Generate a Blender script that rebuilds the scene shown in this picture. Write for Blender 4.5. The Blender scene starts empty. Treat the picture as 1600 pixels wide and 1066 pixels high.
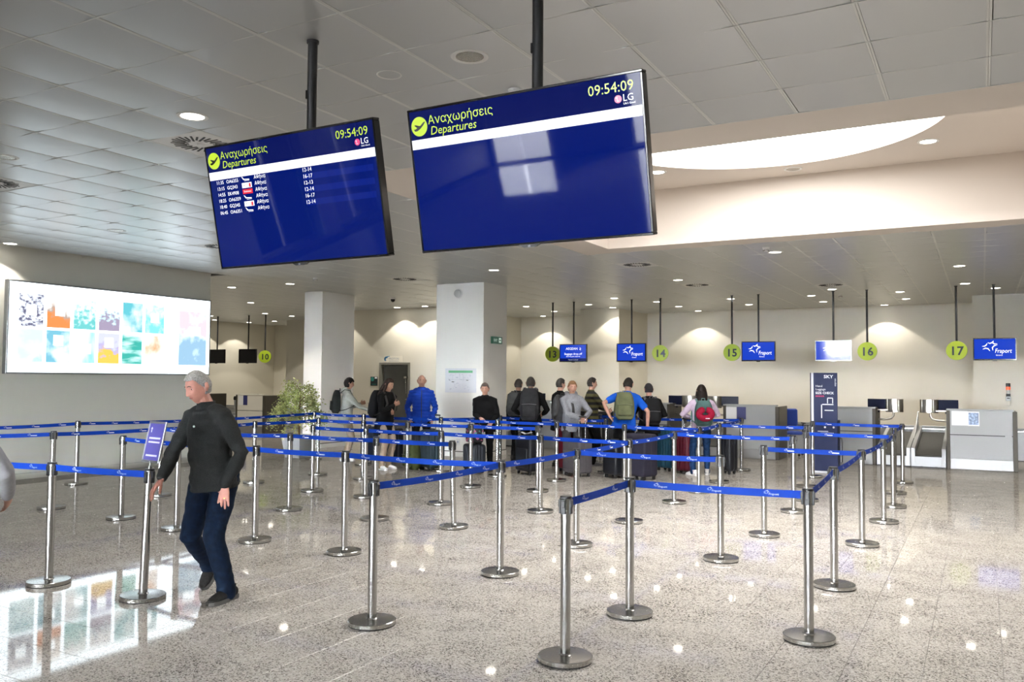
import bpy, bmesh, math, random
from math import sin, cos, pi, radians, sqrt, atan2
from mathutils import Vector, Matrix, noise
random.seed(7)
S = bpy.context.scene
COL = S.collection
V = Vector

# ------------------------------------------------------------------ camera
cam_data = bpy.data.cameras.new('camera')
cam_data.sensor_width = 36.0
cam_data.lens = 29.782
cam_data.clip_end = 200
cam = bpy.data.objects.new('camera', cam_data)
COL.objects.link(cam)
RT, UP, FW = V((.87447086, .48502765, .00699307)), V((.0153205, -.04202525, .99899908)), V((-.48483606, .87348844, .04418072))
m = Matrix((RT, UP, -FW)).transposed().to_4x4()
m.translation = V((0, 0, 1.65))
cam.matrix_world = m
S.camera = cam

# ------------------------------------------------------------------ world, view, exposure
S.view_settings.view_transform = 'Standard'
S.view_settings.look = 'None'
S.view_settings.exposure = 0.5
S.view_settings.gamma = 1.0
S.view_settings.use_curve_mapping = False
wd = bpy.data.worlds.new('daylight'); S.world = wd; wd.use_nodes = True
bg = wd.node_tree.nodes['Background']
bg.inputs[0].default_value = (.90, .95, 1.0, 1); bg.inputs[1].default_value = 150.0
S.cycles.max_bounces = 8
S.cycles.diffuse_bounces = 5
S.cycles.glossy_bounces = 5
S.cycles.caustics_reflective = False
S.cycles.caustics_refractive = False
S.cycles.sample_clamp_indirect = 6.0
DOWNLIGHT_W = 94.0        # every recessed downlight
SKYLIGHT_E = 9.0          # opal skylight panel
LIGHTBOX_E = 1.0         # advertising light box
SCREEN_E = 0.85

HC = 3.66                 # ceiling height

# ------------------------------------------------------------------ materials
MATS = {}
def mat(name, col=(.8, .8, .8), rough=.5, metal=0., emit=None, es=1., spec=.5, coat=0., nz=None, bump=None, trans=0., ior=1.5, aniso=0.):
    if name in MATS: return MATS[name]
    M = bpy.data.materials.new(name); M.use_nodes = True
    nt = M.node_tree; b = nt.nodes['Principled BSDF']
    b.inputs['Base Color'].default_value = (*col, 1)
    b.inputs['Roughness'].default_value = rough
    b.inputs['Metallic'].default_value = metal
    b.inputs['Specular IOR Level'].default_value = spec
    b.inputs['Coat Weight'].default_value = coat
    b.inputs['IOR'].default_value = ior
    b.inputs['Transmission Weight'].default_value = trans
    if emit is not None:
        b.inputs['Emission Color'].default_value = (*emit, 1)
        b.inputs['Emission Strength'].default_value = es
    if nz or bump:
        g = nt.nodes.new('ShaderNodeNewGeometry' if (nz and len(nz) > 2) else 'ShaderNodeTexCoord')
        out = g.outputs['Position'] if g.bl_idname == 'ShaderNodeNewGeometry' else g.outputs['Object']
    if nz:
        t = nt.nodes.new('ShaderNodeTexNoise'); t.inputs['Scale'].default_value = nz[0]; t.inputs['Detail'].default_value = 4
        nt.links.new(out, t.inputs['Vector'])
        r = nt.nodes.new('ShaderNodeValToRGB')
        a = nz[1]
        r.color_ramp.elements[0].position = .3; r.color_ramp.elements[1].position = .7
        r.color_ramp.elements[0].color = (*[max(0, c*(1-a)) for c in col], 1)
        r.color_ramp.elements[1].color = (*[min(1, c*(1+a)) for c in col], 1)
        nt.links.new(t.outputs['Fac'], r.inputs['Fac']); nt.links.new(r.outputs['Color'], b.inputs['Base Color'])
    if bump:
        t = nt.nodes.new('ShaderNodeTexNoise'); t.inputs['Scale'].default_value = bump[0]; t.inputs['Detail'].default_value = 3
        nt.links.new(out, t.inputs['Vector'])
        bp = nt.nodes.new('ShaderNodeBump'); bp.inputs['Strength'].default_value = bump[1]; bp.inputs['Distance'].default_value = .01
        nt.links.new(t.outputs['Fac'], bp.inputs['Height']); nt.links.new(bp.outputs['Normal'], b.inputs['Normal'])
    MATS[name] = M
    return M

def granite(name, stops, scale, rough):
    """polished speckled granite: voronoi grains picked through a colour ramp"""
    M = bpy.data.materials.new(name); M.use_nodes = True; MATS[name] = M
    nt = M.node_tree; b = nt.nodes['Principled BSDF']; L = nt.links.new
    g = nt.nodes.new('ShaderNodeNewGeometry')
    vo = nt.nodes.new('ShaderNodeTexVoronoi'); vo.inputs['Scale'].default_value = scale
    L(g.outputs['Position'], vo.inputs['Vector'])
    sep = nt.nodes.new('ShaderNodeSeparateColor'); L(vo.outputs['Color'], sep.inputs[0])
    n2 = nt.nodes.new('ShaderNodeTexNoise'); n2.inputs['Scale'].default_value = 3.1; n2.inputs['Detail'].default_value = 3
    L(g.outputs['Position'], n2.inputs['Vector'])
    ad = nt.nodes.new('ShaderNodeMath'); ad.operation = 'MULTIPLY_ADD'; ad.inputs[1].default_value = .5; ad.inputs[2].default_value = -.25
    L(n2.outputs['Fac'], ad.inputs[0])
    oi = nt.nodes.new('ShaderNodeObjectInfo')
    o2 = nt.nodes.new('ShaderNodeMath'); o2.operation = 'MULTIPLY_ADD'; o2.inputs[1].default_value = .06; o2.inputs[2].default_value = -.03
    L(oi.outputs['Random'], o2.inputs[0])
    s1 = nt.nodes.new('ShaderNodeMath'); L(sep.outputs[0], s1.inputs[0]); L(ad.outputs[0], s1.inputs[1])
    s2 = nt.nodes.new('ShaderNodeMath'); L(s1.outputs[0], s2.inputs[0]); L(o2.outputs[0], s2.inputs[1])
    r = nt.nodes.new('ShaderNodeValToRGB'); e = r.color_ramp.elements
    e[0].position, e[0].color = stops[0][0], (*stops[0][1], 1)
    e[1].position, e[1].color = stops[-1][0], (*stops[-1][1], 1)
    for p, c in stops[1:-1]:
        x = e.new(p); x.color = (*c, 1)
    L(s2.outputs[0], r.inputs['Fac']); L(r.outputs['Color'], b.inputs['Base Color'])
    b.inputs['Roughness'].default_value = rough; b.inputs['IOR'].default_value = 1.6
    return M

FLOOR_M = granite('polished_granite', [(0, (.13, .115, .105)), (.14, (.28, .25, .225)), (.30, (.56, .515, .465)), (.62, (.69, .645, .59)), (.85, (.76, .72, .67)), (1, (.84, .81, .77))], 125, .045)
BORDER_M = granite('dark_granite', [(0, (.02, .02, .02)), (.3, (.08, .075, .07)), (.7, (.17, .16, .15)), (1, (.30, .28, .26))], 60, .2)
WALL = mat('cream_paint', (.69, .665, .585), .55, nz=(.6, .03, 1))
COLUMN = mat('white_paint', (.92, .915, .89), .5)
PLASTER = mat('warm_plaster', (.64, .58, .525), .6)
CEIL_M = mat('ceiling_metal', (.55, .57, .585), .33, .38, ior=1.9)
GAP_M = mat('ceiling_gap', (.55, .55, .55), .5)
STEEL = mat('brushed_steel', (.52, .515, .50), .21, 1., bump=(240, .02))
STEEL_D = mat('dark_steel', (.30, .275, .24), .35, 1.)
PANEL = mat('silver_laminate', (.38, .395, .405), .42, .0, spec=.3)
BLACK = mat('black_plastic', (.012, .012, .014), .38)
BLACKG = mat('black_gloss', (.008, .008, .01), .12)
RUBBER = mat('black_rubber', (.02, .02, .02), .7)
WHITE = mat('white_plastic', (.82, .82, .82), .4)
BELT = mat('blue_webbing', (.003, .040, .34), .6, nz=(900, .12), spec=.12)
PRINT = mat('white_print', (.85, .87, .92), .6)
CHROME = mat('chrome', (.82, .82, .82), .12, 1.)
LEFTW = mat('dimmed_cream_paint', (.62, .61, .55), .55)  # cream paint darkened to stand for weaker light on the left wall

# ------------------------------------------------------------------ mesh builder
class MB:
    def __init__(s): s.v = []; s.f = []; s.mi = []; s.cur = 0; s.T = None
    def put(s, vs, fs):
        o = len(s.v)
        s.v += [tuple(s.T @ V(p)) if s.T else tuple(p) for p in vs]
        s.f += [tuple(i+o for i in f) for f in fs]; s.mi += [s.cur]*len(fs)
        return s
    def box(s, c, d, b=0., R=None):
        hx, hy, hz = d[0]/2, d[1]/2, d[2]/2
        c = V(c)
        if b <= 0:
            vs = [V((x*hx, y*hy, z*hz)) for x in (-1, 1) for y in (-1, 1) for z in (-1, 1)]
            fs = [(0, 1, 3, 2), (4, 6, 7, 5), (0, 4, 5, 1), (2, 3, 7, 6), (0, 2, 6, 4), (1, 5, 7, 3)]
        else:
            b = min(b, .49*min(d)); vs = []; idx = {}
            for x in (-1, 1):
                for y in (-1, 1):
                    for z in (-1, 1):
                        for a in range(3):
                            p = [x*(hx-b), y*(hy-b), z*(hz-b)]; p[a] += (x, y, z)[a]*b
                            idx[x, y, z, a] = len(vs); vs.append(V(p))
            fs = []
            def q(l):
                n = (vs[l[1]]-vs[l[0]]).cross(vs[l[2]]-vs[l[0]]); cc = sum((vs[i] for i in l), V())
                fs.append(tuple(l if n.dot(cc) > 0 else l[::-1]))
            for a in range(3):
                o1, o2 = [i for i in range(3) if i != a]
                for sg in (-1, 1):
                    l = []
                    for u, w in ((-1, -1), (1, -1), (1, 1), (-1, 1)):
                        k = [0, 0, 0]; k[a] = sg; k[o1] = u; k[o2] = w; l.append(idx[(*k, a)])
                    q(l)
                for u in (-1, 1):
                    for w in (-1, 1):
                        k1 = [0, 0, 0]; k1[a] = -1; k1[o1] = u; k1[o2] = w; k2 = list(k1); k2[a] = 1
                        q([idx[(*k1, o1)], idx[(*k2, o1)], idx[(*k2, o2)], idx[(*k1, o2)]])
            for x in (-1, 1):
                for y in (-1, 1):
                    for z in (-1, 1): q([idx[x, y, z, 0], idx[x, y, z, 1], idx[x, y, z, 2]])
        if R is not None: vs = [R @ p for p in vs]
        return s.put([p+c for p in vs], fs)
    def lathe(s, prof, c=(0, 0, 0), n=24, R=None):
        """profile [(r, z), ...] turned about z"""
        vs = []; fs = []; rows = []
        for r, z in prof:
            if r < 1e-6: rows.append([len(vs)]); vs.append(V((0, 0, z)))
            else:
                rows.append(list(range(len(vs), len(vs)+n)))
                vs += [V((r*cos(2*pi*i/n), r*sin(2*pi*i/n), z)) for i in range(n)]
        for a, b in zip(rows, rows[1:]):
            for i in range(n):
                j = (i+1) % n
                if len(a) == 1 and len(b) == 1: continue
                if len(a) == 1: fs.append((a[0], b[j], b[i]))
                elif len(b) == 1: fs.append((a[i], a[j], b[0]))
                else: fs.append((a[i], a[j], b[j], b[i]))
        if R is not None: vs = [R @ p for p in vs]
        c = V(c)
        return s.put([p+c for p in vs], fs)
    def cyl(s, a, b, r, n=12, r2=None):
        a, b = V(a), V(b); d = b-a; L = d.length
        q = V((0, 0, 1)).rotation_difference(d).to_matrix()
        r2 = r if r2 is None else r2
        return s.lathe([(0, 0), (r, 0), (r2, L), (0, L)], a, n, q)
    def tube(s, pts, rad, n=12, ref=(1, 0, 0), round_=True):
        """closed lofted tube; rad is a number, a list of numbers or a list of (rx, ry)"""
        pts = [V(p) for p in pts]
        if not isinstance(rad, (list, tuple)): rad = [rad]*len(pts)
        rad = [(r, r) if not isinstance(r, (tuple, list)) else tuple(r) for r in rad]
        T = []
        for i in range(len(pts)):
            t = pts[min(i+1, len(pts)-1)]-pts[max(i-1, 0)]
            T.append(t.normalized() if t.length > 1e-9 else V((0, 0, 1)))
        P = list(zip(pts, rad, T))
        if round_:
            def cap(p, r, t, sg):
                m_ = min(r)
                return [(p+t*sg*m_*.55, (r[0]*.80, r[1]*.80), t), (p+t*sg*m_*.85, (r[0]*.45, r[1]*.45), t)]
            c0 = cap(*P[0], -1); c1 = cap(*P[-1], 1)
            P = [c0[1], c0[0]]+P+c1
        vs = []; fs = []; x = V(ref)
        for p, r, t in P:
            x2 = x-t*x.dot(t)
            if x2.length < 1e-4: x2 = t.orthogonal()
            x2.normalize(); x = x2
            y = t.cross(x2)
            vs += [p+x2*r[0]*cos(2*pi*i/n)+y*r[1]*sin(2*pi*i/n) for i in range(n)]
        for k in range(len(P)-1):
            for i in range(n):
                j = (i+1) % n; a = k*n; b = a+n
                fs.append((a+i, a+j, b+j, b+i))
        fs.append(tuple(range(n-1, -1, -1))); o = (len(P)-1)*n; fs.append(tuple(o+i for i in range(n)))
        return s.put(vs, fs)
    def prism(s, poly, t, M=None):
        """polygon (x, z) extruded t towards -y, front face at y=0 side -t"""
        n = len(poly)
        vs = [V((x, -t, z)) for x, z in poly]+[V((x, 0, z)) for x, z in poly]
        ar = sum(poly[i][0]*poly[(i+1) % n][1]-poly[(i+1) % n][0]*poly[i][1] for i in range(n))
        fr = tuple(range(n)); bk = tuple(range(2*n-1, n-1, -1))
        fs = [fr, bk]+[(i, i+n, (i+1) % n+n, (i+1) % n) for i in range(n)]
        if ar < 0: fs = [f[::-1] for f in fs]
        if M is not None: vs = [M @ p for p in vs]
        return s.put(vs, fs)
    def mesh(s, name, mats, smooth=None):
        me = bpy.data.meshes.new(name)
        me.from_pydata(s.v, [], s.f)
        for M in (mats if isinstance(mats, (list, tuple)) else [mats]): me.materials.append(M)
        me.polygons.foreach_set('material_index', s.mi)
        if smooth is not None:
            me.polygons.foreach_set('use_smooth', [True]*len(s.f))
            me.set_sharp_from_angle(angle=radians(smooth))
        me.update()
        return me
    def build(s, name, mats, parent=None, loc=(0, 0, 0), rot=(0, 0, 0), smooth=None):
        return link(name, s.mesh(name, mats, smooth), parent, loc, rot)

def link(name, me, parent=None, loc=(0, 0, 0), rot=(0, 0, 0)):
    o = bpy.data.objects.new(name, me); COL.objects.link(o)
    o.parent = parent; o.location = loc; o.rotation_euler = rot
    return o
def tag(o, label, cat, group=None):
    o['label'] = label; o['category'] = cat
    if group: o['group'] = group
    return o
def thing(name, label, cat, loc=(0, 0, 0), rz=0., group=None):
    o = link(name, None, None, loc, (0, 0, rz))
    o.empty_display_size = .1
    return tag(o, label, cat, group)
def struct(o):
    o['kind'] = 'structure'; return o
def copy_thing(root, loc, rz, label, group=None):
    r = root.copy(); COL.objects.link(r); r.location = loc; r.rotation_euler = (0, 0, rz); r['label'] = label
    if group: r['group'] = group
    for c in list(root.children):
        k = c.copy(); COL.objects.link(k); k.parent = r
        for g in c.children:
            q = g.copy(); COL.objects.link(q); q.parent = k
    return r

# lettering: built-in font turned into flat meshes, baked upright in the xz plane (facing -y)
TXT = {}
def text_geo(s, size, align='LEFT', res=2, shear=0., bold=0.):
    key = (s, size, align, res, shear, bold)
    if key in TXT: return TXT[key]
    cu = bpy.data.curves.new('lettering', 'FONT'); cu.body = s; cu.size = size; cu.align_x = align; cu.resolution_u = res; cu.shear = shear; cu.offset = bold
    ob = bpy.data.objects.new('lettering', cu)
    me = ob.to_mesh()
    vs = [(v.co.x, 0., v.co.y) for v in me.vertices]; fs = [tuple(p.vertices) for p in me.polygons]
    ob.to_mesh_clear(); bpy.data.objects.remove(ob); bpy.data.curves.remove(cu)
    TXT[key] = (vs, fs)
    return TXT[key]
def letter(mb, s, size, x, z, y=0., align='LEFT', res=2, shear=0., sx=1., bold=0.):
    vs, fs = text_geo(s, size, align, res, shear, bold)
    return mb.put([(a*sx+x, y, c+z) for a, b, c in vs], fs)
def disc_poly(r, n=28, x=0., z=0.): return [(x+r*cos(2*pi*i/n), z+r*sin(2*pi*i/n)) for i in range(n)]
def swoosh(pts, w):
    """tapered stroke polygon through points"""
    L = []; R_ = []
    for i, p in enumerate(pts):
        a = V(pts[max(i-1, 0)]); b = V(pts[min(i+1, len(pts)-1)]); t = (b-a).normalized(); n = V((-t.y, t.x))
        k = w*sin(pi*(i+.25)/(len(pts)-.5))
        L.append(tuple(V(p)+n*k)); R_.append(tuple(V(p)-n*k))
    return L+R_[::-1]
def star_logo(mb, s, x, z, y):
    """five open swooshes of a star, then the word"""
    arcs = [[(-.46, .02), (-.30, .03), (-.18, .12), (-.12, .26)], [(-.08, .30), (.06, .24), (.20, .30), (.30, .44)], [(.30, .44), (.26, .26), (.36, .20), (.56, .20)],
            [(-.42, -.20), (-.24, -.12), (-.06, -.16), (.06, -.34)], [(.56, .13), (.34, .06), (.22, -.08), (.26, -.30)]]
    for a in arcs:
        pl = swoosh([(x+p*s, z+q*s) for p, q in a], .045*s)
        n = len(pl)//2
        vs = [(p, y, q) for p, q in pl]
        mb.put(vs, [(i+1, i, 2*n-1-i, 2*n-2-i) for i in range(n-1)])

# ------------------------------------------------------------------ room shell
def wall(name, boxes, M):
    mb = MB()
    for x0, x1, y0, y1, z0, z1 in boxes: mb.box(((x0+x1)/2, (y0+y1)/2, (z0+z1)/2), (x1-x0, y1-y0, z1-z0))
    return struct(mb.build(name, M))
TOP = 5.1
FY = -16.0                # inner face of the glazed front, far behind the camera
SW = [(-10.2, -8.3, .1, 2.9), (-7.7, -5.6, .1, 2.9)]      # tinted windows of the left wall, also behind the camera
bx = []; y = FY-.2
for a, b, z0, z1 in SW:
    bx += [(-13.9, -13.3, y, a, 0, TOP), (-13.9, -13.3, a, b, 0, z0), (-13.9, -13.3, a, b, z1, TOP)]; y = b
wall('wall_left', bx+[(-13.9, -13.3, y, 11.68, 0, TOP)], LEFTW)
wall('wall_back', [(-24.5, 9.2, 24.75, 24.95, 0, TOP)], WALL)
wall('wall_right', [(9, 9.2, FY, 24.75, 0, TOP)], WALL)
wall('wall_recess', [(-24.7, -24.5, 11.48, 24.95, 0, TOP), (-24.5, -13.9, 11.48, 11.68, 0, TOP)], WALL)
DX0, DX1 = -15.51, -14.45
wall('wall_service_room', [(-17.3, DX0, 19.95, 20.15, 0, 3.7), (DX1, -13.4, 19.95, 20.15, 0, 3.7), (DX0, DX1, 19.95, 20.15, 2.07, 3.7),
                           (-13.6, -13.4, 20.15, 24.75, 0, 3.7), (-17.3, -17.1, 20.15, 24.75, 0, 3.7)], WALL)
PIL = [(-10.17, -8.98), (-.18, 1.01), (-21.62, -20.45)]
for i, (a, b) in enumerate(PIL): wall('wall_pilaster', [(a, b, 22.42, 24.75, 0, 3.7)], WALL)
wall('wall_column', [(-10.24, -9.06, 15.1, 16.08, 0, 3.7)], COLUMN)
wall('wall_column', [(-14.0, -13.45, 15.1, 16.25, 0, 3.7)], COLUMN)
# glazed entrance front behind the camera
WN = [(-13.2, -11.2, .02, 1.05), (-8.6, -4.4, .05, 3.35), (2.2, 4.8, .05, 3.35)]
bx = []; x = -13.3
for a, b, z0, z1 in WN:
    bx += [(x, a, FY-.2, FY, 0, TOP), (a, b, FY-.2, FY, 0, z0), (a, b, FY-.2, FY, z1, TOP)]; x = b
bx.append((x, 9.2, FY-.2, FY, 0, TOP))
wall('wall_front', bx, WALL)
struct(MB().box((-2, -50, -.22), (160, 160, .1)).build('ground', mat('paving', (.20, .195, .185), .8)))
FRAME = mat('window_frame', (.25, .26, .27), .4, .6)
GLASS = bpy.data.materials.new('clear_glass'); GLASS.use_nodes = True
nt = GLASS.node_tree; nt.nodes.remove(nt.nodes['Principled BSDF'])
tr = nt.nodes.new('ShaderNodeBsdfTransparent'); gl = nt.nodes.new('ShaderNodeBsdfGlossy'); gl.inputs['Roughness'].default_value = .02
mx = nt.nodes.new('ShaderNodeMixShader'); fr = nt.nodes.new('ShaderNodeFresnel'); fr.inputs[0].default_value = 1.5
for a, b in ((fr.outputs[0], mx.inputs[0]), (tr.outputs[0], mx.inputs[1]), (gl.outputs[0], mx.inputs[2]), (mx.outputs[0], nt.nodes['Material Output'].inputs[0])): nt.links.new(a, b)
for i, (a, b, z0, z1) in enumerate(WN):
    mb = MB(); c = (a+b)/2
    for x in ((a+.03, b-.03) if i == 0 else (a+.03, b-.03, c)): mb.box((x, FY-.1, (z0+z1)/2), (.06, .08, z1-z0))
    for z in (z0+.03, z1-.03): mb.box((c, FY-.1, z), (b-a-.12, .08, .06))
    w = struct(mb.build('window_%d' % (i+1), FRAME))
    for x in ((a+c)/2, (b+c)/2): MB().box((0, 0, 0), (c-a-.1, .012, z1-z0-.12)).build('pane', GLASS, w, (x, FY-.1, (z0+z1)/2))
TINT = GLASS.copy(); TINT.name = 'tinted_glass'; TINT.node_tree.nodes['Transparent BSDF'].inputs[0].default_value = (.48, .58, .64, 1)
for i, (a, b, z0, z1) in enumerate(SW):
    mb = MB(); c = (a+b)/2
    for y in (a+.03, b-.03, c): mb.box((-13.6, y, (z0+z1)/2), (.08, .06, z1-z0))
    for z in (z0+.03, z1-.03): mb.box((-13.6, c, z), (.08, b-a-.12, .06))
    w = struct(mb.build('window_%d' % (i+5), FRAME))
    for y in ((a+c)/2, (b+c)/2): MB().box((0, 0, 0), (.012, c-a-.1, z1-z0-.12)).build('pane', TINT, w, (-13.6, y, (z0+z1)/2))

# ------------------------------------------------------------------ floor: polished granite tiles
def in_view(p):
    q = V(p)-V((0, 0, 1.65)); d = q.dot(FW)
    if d < .4: return None
    x = 800+1323.66*q.dot(RT)/d; y = 533-1323.66*q.dot(UP)/d
    return d if (-90 < x < 1690 and -90 < y < 1156) else None
JOINT = mat('floor_joint', (.33, .30, .275), .5)
mb = MB(); mb.box((-7.75, 4.35, -.08), (33.9, 41.2, .14))
floor = struct(mb.build('floor', JOINT))
P = .4; G = .0009
X0, Y0 = -5.52, 3.59
cells = []
for i in range(-48, 37):
    for j in range(-50, 54):
        x, y = X0+P*(i+.5), Y0+P*(j+.5)
        if y > 24.7 or x > 8.9 or y < FY+.1: continue
        if x < -13.0 and y < 11.75: continue
        if x < -24.3: continue
        d = in_view((x, y, 0)); cells.append((d if d else 999, x, y))
cells.sort()
def tile_mesh(mb, x, y):
    h = P/2-G; b = .0012
    mb.put([(x+a*h, y+c*h, -.0125) for a, c in ((-1, -1), (1, -1), (1, 1), (-1, 1))]+[(x+a*h, y+c*h, -b) for a, c in ((-1, -1), (1, -1), (1, 1), (-1, 1))] +
           [(x+a*(h-b), y+c*(h-b), 0) for a, c in ((-1, -1), (1, -1), (1, 1), (-1, 1))],
           [(8, 9, 10, 11)]+[(k, (k+1) % 4, 4+(k+1) % 4, 4+k) for k in range(4)]+[(4+k, 4+(k+1) % 4, 8+(k+1) % 4, 8+k) for k in range(4)])
one = MB(); tile_mesh(one, 0, 0); TILE = one.mesh('tile', FLOOR_M)
for d, x, y in cells[:296]:
    link('tile', TILE, floor, (x, y, 0), (random.gauss(0, .0004), random.gauss(0, .0004), 0))
rest = MB()
for d, x, y in cells[296:]: tile_mesh(rest, x, y)
o = rest.build('tile_field', FLOOR_M, floor); o['kind'] = 'stuff'
for x0, x1, y0, y1 in [(-13.3, -12.72, FY+.1, 11.6), (-10.17, -8.98, 22.0, 22.42), (-.18, 1.01, 22.0, 22.42)]:
    MB().box(((x0+x1)/2, (y0+y1)/2, -.004), (x1-x0, y1-y0, .012)).build('border_strip', BORDER_M, floor)

# ------------------------------------------------------------------ baseboards (cream strip under a dark groove)
GROOVE = mat('shadow_groove', (.10, .095, .085), .6)
def baseboard(name, segs, z=.085, M=WALL):
    mb = MB(); mb.cur = 0
    for (x0, y0), (x1, y1) in segs:
        d = V((x1-x0, y1-y0, 0)); L = d.length; a = atan2(d.y, d.x); R = Matrix.Rotation(a, 3, 'Z')
        c = V(((x0+x1)/2, (y0+y1)/2, 0)); n = R @ V((0, -1, 0))
        mb.cur = 0; mb.box(c+n*.006+V((0, 0, z/2)), (L, .012, z), 0, R)
        mb.cur = 1; mb.box(c+n*.003+V((0, 0, z+.009)), (L, .006, .018), 0, R)
    return struct(mb.build(name, [M, GROOVE]))
baseboard('baseboard_left', [((-13.3, FY+.1), (-13.3, 11.68))][::1] and [((-13.3, 11.68), (-13.3, FY+.1))][::-1])
baseboard('baseboard_back', [((-24.5, 24.75), (-21.62, 24.75)), ((-13.4, 24.75), (-10.17, 24.75)), ((-8.98, 24.75), (-.18, 24.75)), ((-10.17, 22.42), (-8.98, 22.42)), ((-8.98, 22.42), (-8.98, 24.75)), ((-.18, 22.42), (1.01, 22.42))])
baseboard('baseboard_service_room', [((-17.3, 19.95), (DX0-.07, 19.95)), ((DX1+.07, 19.95), (-13.4, 19.95)), ((-13.4, 19.95), (-13.4, 24.75))])
baseboard('baseboard_column', [((-10.24, 15.1), (-9.06, 15.1)), ((-9.06, 15.1), (-9.06, 16.08))], .10, COLUMN)
baseboard('baseboard_column', [((-14.0, 15.1), (-13.45, 15.1)), ((-13.45, 15.1), (-13.45, 16.25))], .10, COLUMN)

# ------------------------------------------------------------------ ceiling: pillowed metal tiles between rails
WX0, WX1, WY0, WY1 = -5.59, 1.32, 6.54, 12.57      # plaster frame round the light well
IX0, IX1, IY0, IY1 = -5.03, .72, 7.13, 12.10       # its opening
WTOP = 4.5
mb = MB()
for x0, x1, y0, y1 in [(-24.5, WX0, FY, 24.75), (WX1, 9, FY, 24.75), (WX0, WX1, FY, WY0), (WX0, WX1, WY1, 24.75)]:
    mb.box(((x0+x1)/2, (y0+y1)/2, HC+.10), (x1-x0, y1-y0, .10))
ceiling = struct(mb.build('ceiling', GAP_M))
PX, PY = .628, .598
def ceil_tile(mb, x, y, n=6):
    hx, hy = .2995, PY/2-.0024; vs = []; fs = []
    for i in range(n+1):
        for j in range(n+1):
            u, w = 2*i/n-1, 2*j/n-1
            vs.append((x+u*hx, y+w*hy, HC+.004-.0060*(1-u*u)-.0012*(1-w*w)))
    for i in range(n):
        for j in range(n):
            a = i*(n+1)+j; fs.append((a, a+1, a+n+2, a+n+1))
    b = len(vs); rim = [0, n, (n+1)**2-1, n*(n+1)]
    for k in rim: vs.append((vs[k][0], vs[k][1], HC+.03))
    edges = [[j for j in range(n+1)], [i*(n+1)+n for i in range(n+1)], [n*(n+1)+j for j in range(n, -1, -1)], [i*(n+1) for i in range(n, -1, -1)]]
    for k, e in enumerate(edges): fs.append(tuple(e[::-1])+(b+k, b+(k+1) % 4))
    mb.put(vs, fs)
DIFF = [(-5.99, 5.0), (-9.05, 5.21), (-10.54, 9.2), (-10.40, 13.96), (-5.39, 13.96), (-5.33, 17.74), (-20.6, 14.2), (-2.86, 18.6)]
def snap(x, y): return .064-.314+PX*round((x-.064+.314)/PX), 6.54-PY/2+PY*round((y-6.54+PY/2)/PY)
DIFF = [snap(*p) for p in DIFF]
one = MB(); ceil_tile(one, 0, 0); CT = one.mesh('ceiling_tile', CEIL_M, 20)
cells = []
for i in range(-40, 15):
    for j in range(-38, 31):
        x, y = .064-.314+PX*i, 6.54-PY/2+PY*j
        if not (-24.4 < x < 8.8 and FY+.2 < y < 24.6): continue
        if WX0 < x < WX1 and WY0 < y < WY1: continue
        if x < -13.3 and y < 11.7: continue
        if any(abs(x-a) < .1 and abs(y-b) < .1 for a, b in DIFF): continue
        d = in_view((x, y, HC)); cells.append((d if d else 999, x, y))
cells.sort()
for d, x, y in cells[:296]:
    link('ceiling_tile', CT, ceiling, (x, y, 0), (random.gauss(0, .0006), random.gauss(0, .0006), 0))
rest = MB()
for d, x, y in cells[296:]: ceil_tile(rest, x, y)
o = rest.build('ceiling_tile_field', CEIL_M, ceiling, smooth=20); o['kind'] = 'stuff'
RAIL_M = mat('ceiling_rail', (.72, .73, .72), .45)
for i in range(-40, 15):
    x = .064+PX*i
    if not (-24.4 < x < 8.9): continue
    segs = [(FY, 24.7)]
    if x < -13.3: segs = [(11.7, 24.7)]
    elif WX0-.02 < x < WX1+.02: segs = [(FY, WY0), (WY1, 24.7)]
    mb = MB()
    for a, b in segs:
        for s_ in (-1, 1): mb.box((x+s_*.0072, (a+b)/2, HC+.008), (.0125, b-a, .012))
    mb.build('ceiling_rail', RAIL_M, ceiling)

for j in range(-38, 31):
    y = 6.54+PY*j
    if not (FY < y < 24.7): continue
    segs = [(-13.3 if y < 11.69 else -24.4, 8.9)]
    if WY0+.02 < y < WY1-.02: segs = [(segs[0][0], WX0), (WX1, 8.9)]
    mb = MB()
    for a, b in segs: mb.box(((a+b)/2, y, HC+.004), (b-a, .0062, .010))
    mb.build('joint_highlight', RAIL_M, ceiling)  # pale strip painting the bright highlight along the tile joints

# light well with its round opal skylight
mb = MB(); z0, z1 = HC, HC+.14
for x0, x1, y0, y1 in [(WX0, WX1, WY0, IY0), (WX0, WX1, IY1, WY1), (WX0, IX0, IY0, IY1), (IX1, WX1, IY0, IY1)]:
    mb.box(((x0+x1)/2, (y0+y1)/2, HC+.07), (x1-x0, y1-y0, .14))
struct(mb.build('trim_1', PLASTER))
mb = MB()
for x0, x1, y0, y1 in [(IX0-.1, IX1+.1, IY0-.1, IY0), (IX0-.1, IX1+.1, IY1, IY1+.1), (IX0-.1, IX0, IY0, IY1), (IX1, IX1+.1, IY0, IY1)]:
    mb.box(((x0+x1)/2, (y0+y1)/2, (HC+.14+WTOP)/2), (x1-x0, y1-y0, WTOP-HC-.14))
struct(mb.build('trim_2', PLASTER))
SX, SY, SR = -2.2, 9.47, 2.0
n = 72; vs = []; fs = []                      # well ceiling: rectangle with a round hole
sq = []
for i in range(n):
    a = 2*pi*i/n; c, s_ = cos(a), sin(a); k = min(((IX1-SX) if c > 0 else (SX-IX0))/max(abs(c), 1e-6), ((IY1-SY) if s_ > 0 else (SY-IY0))/max(abs(s_), 1e-6))
    sq.append((SX+c*k, SY+s_*k))
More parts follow.
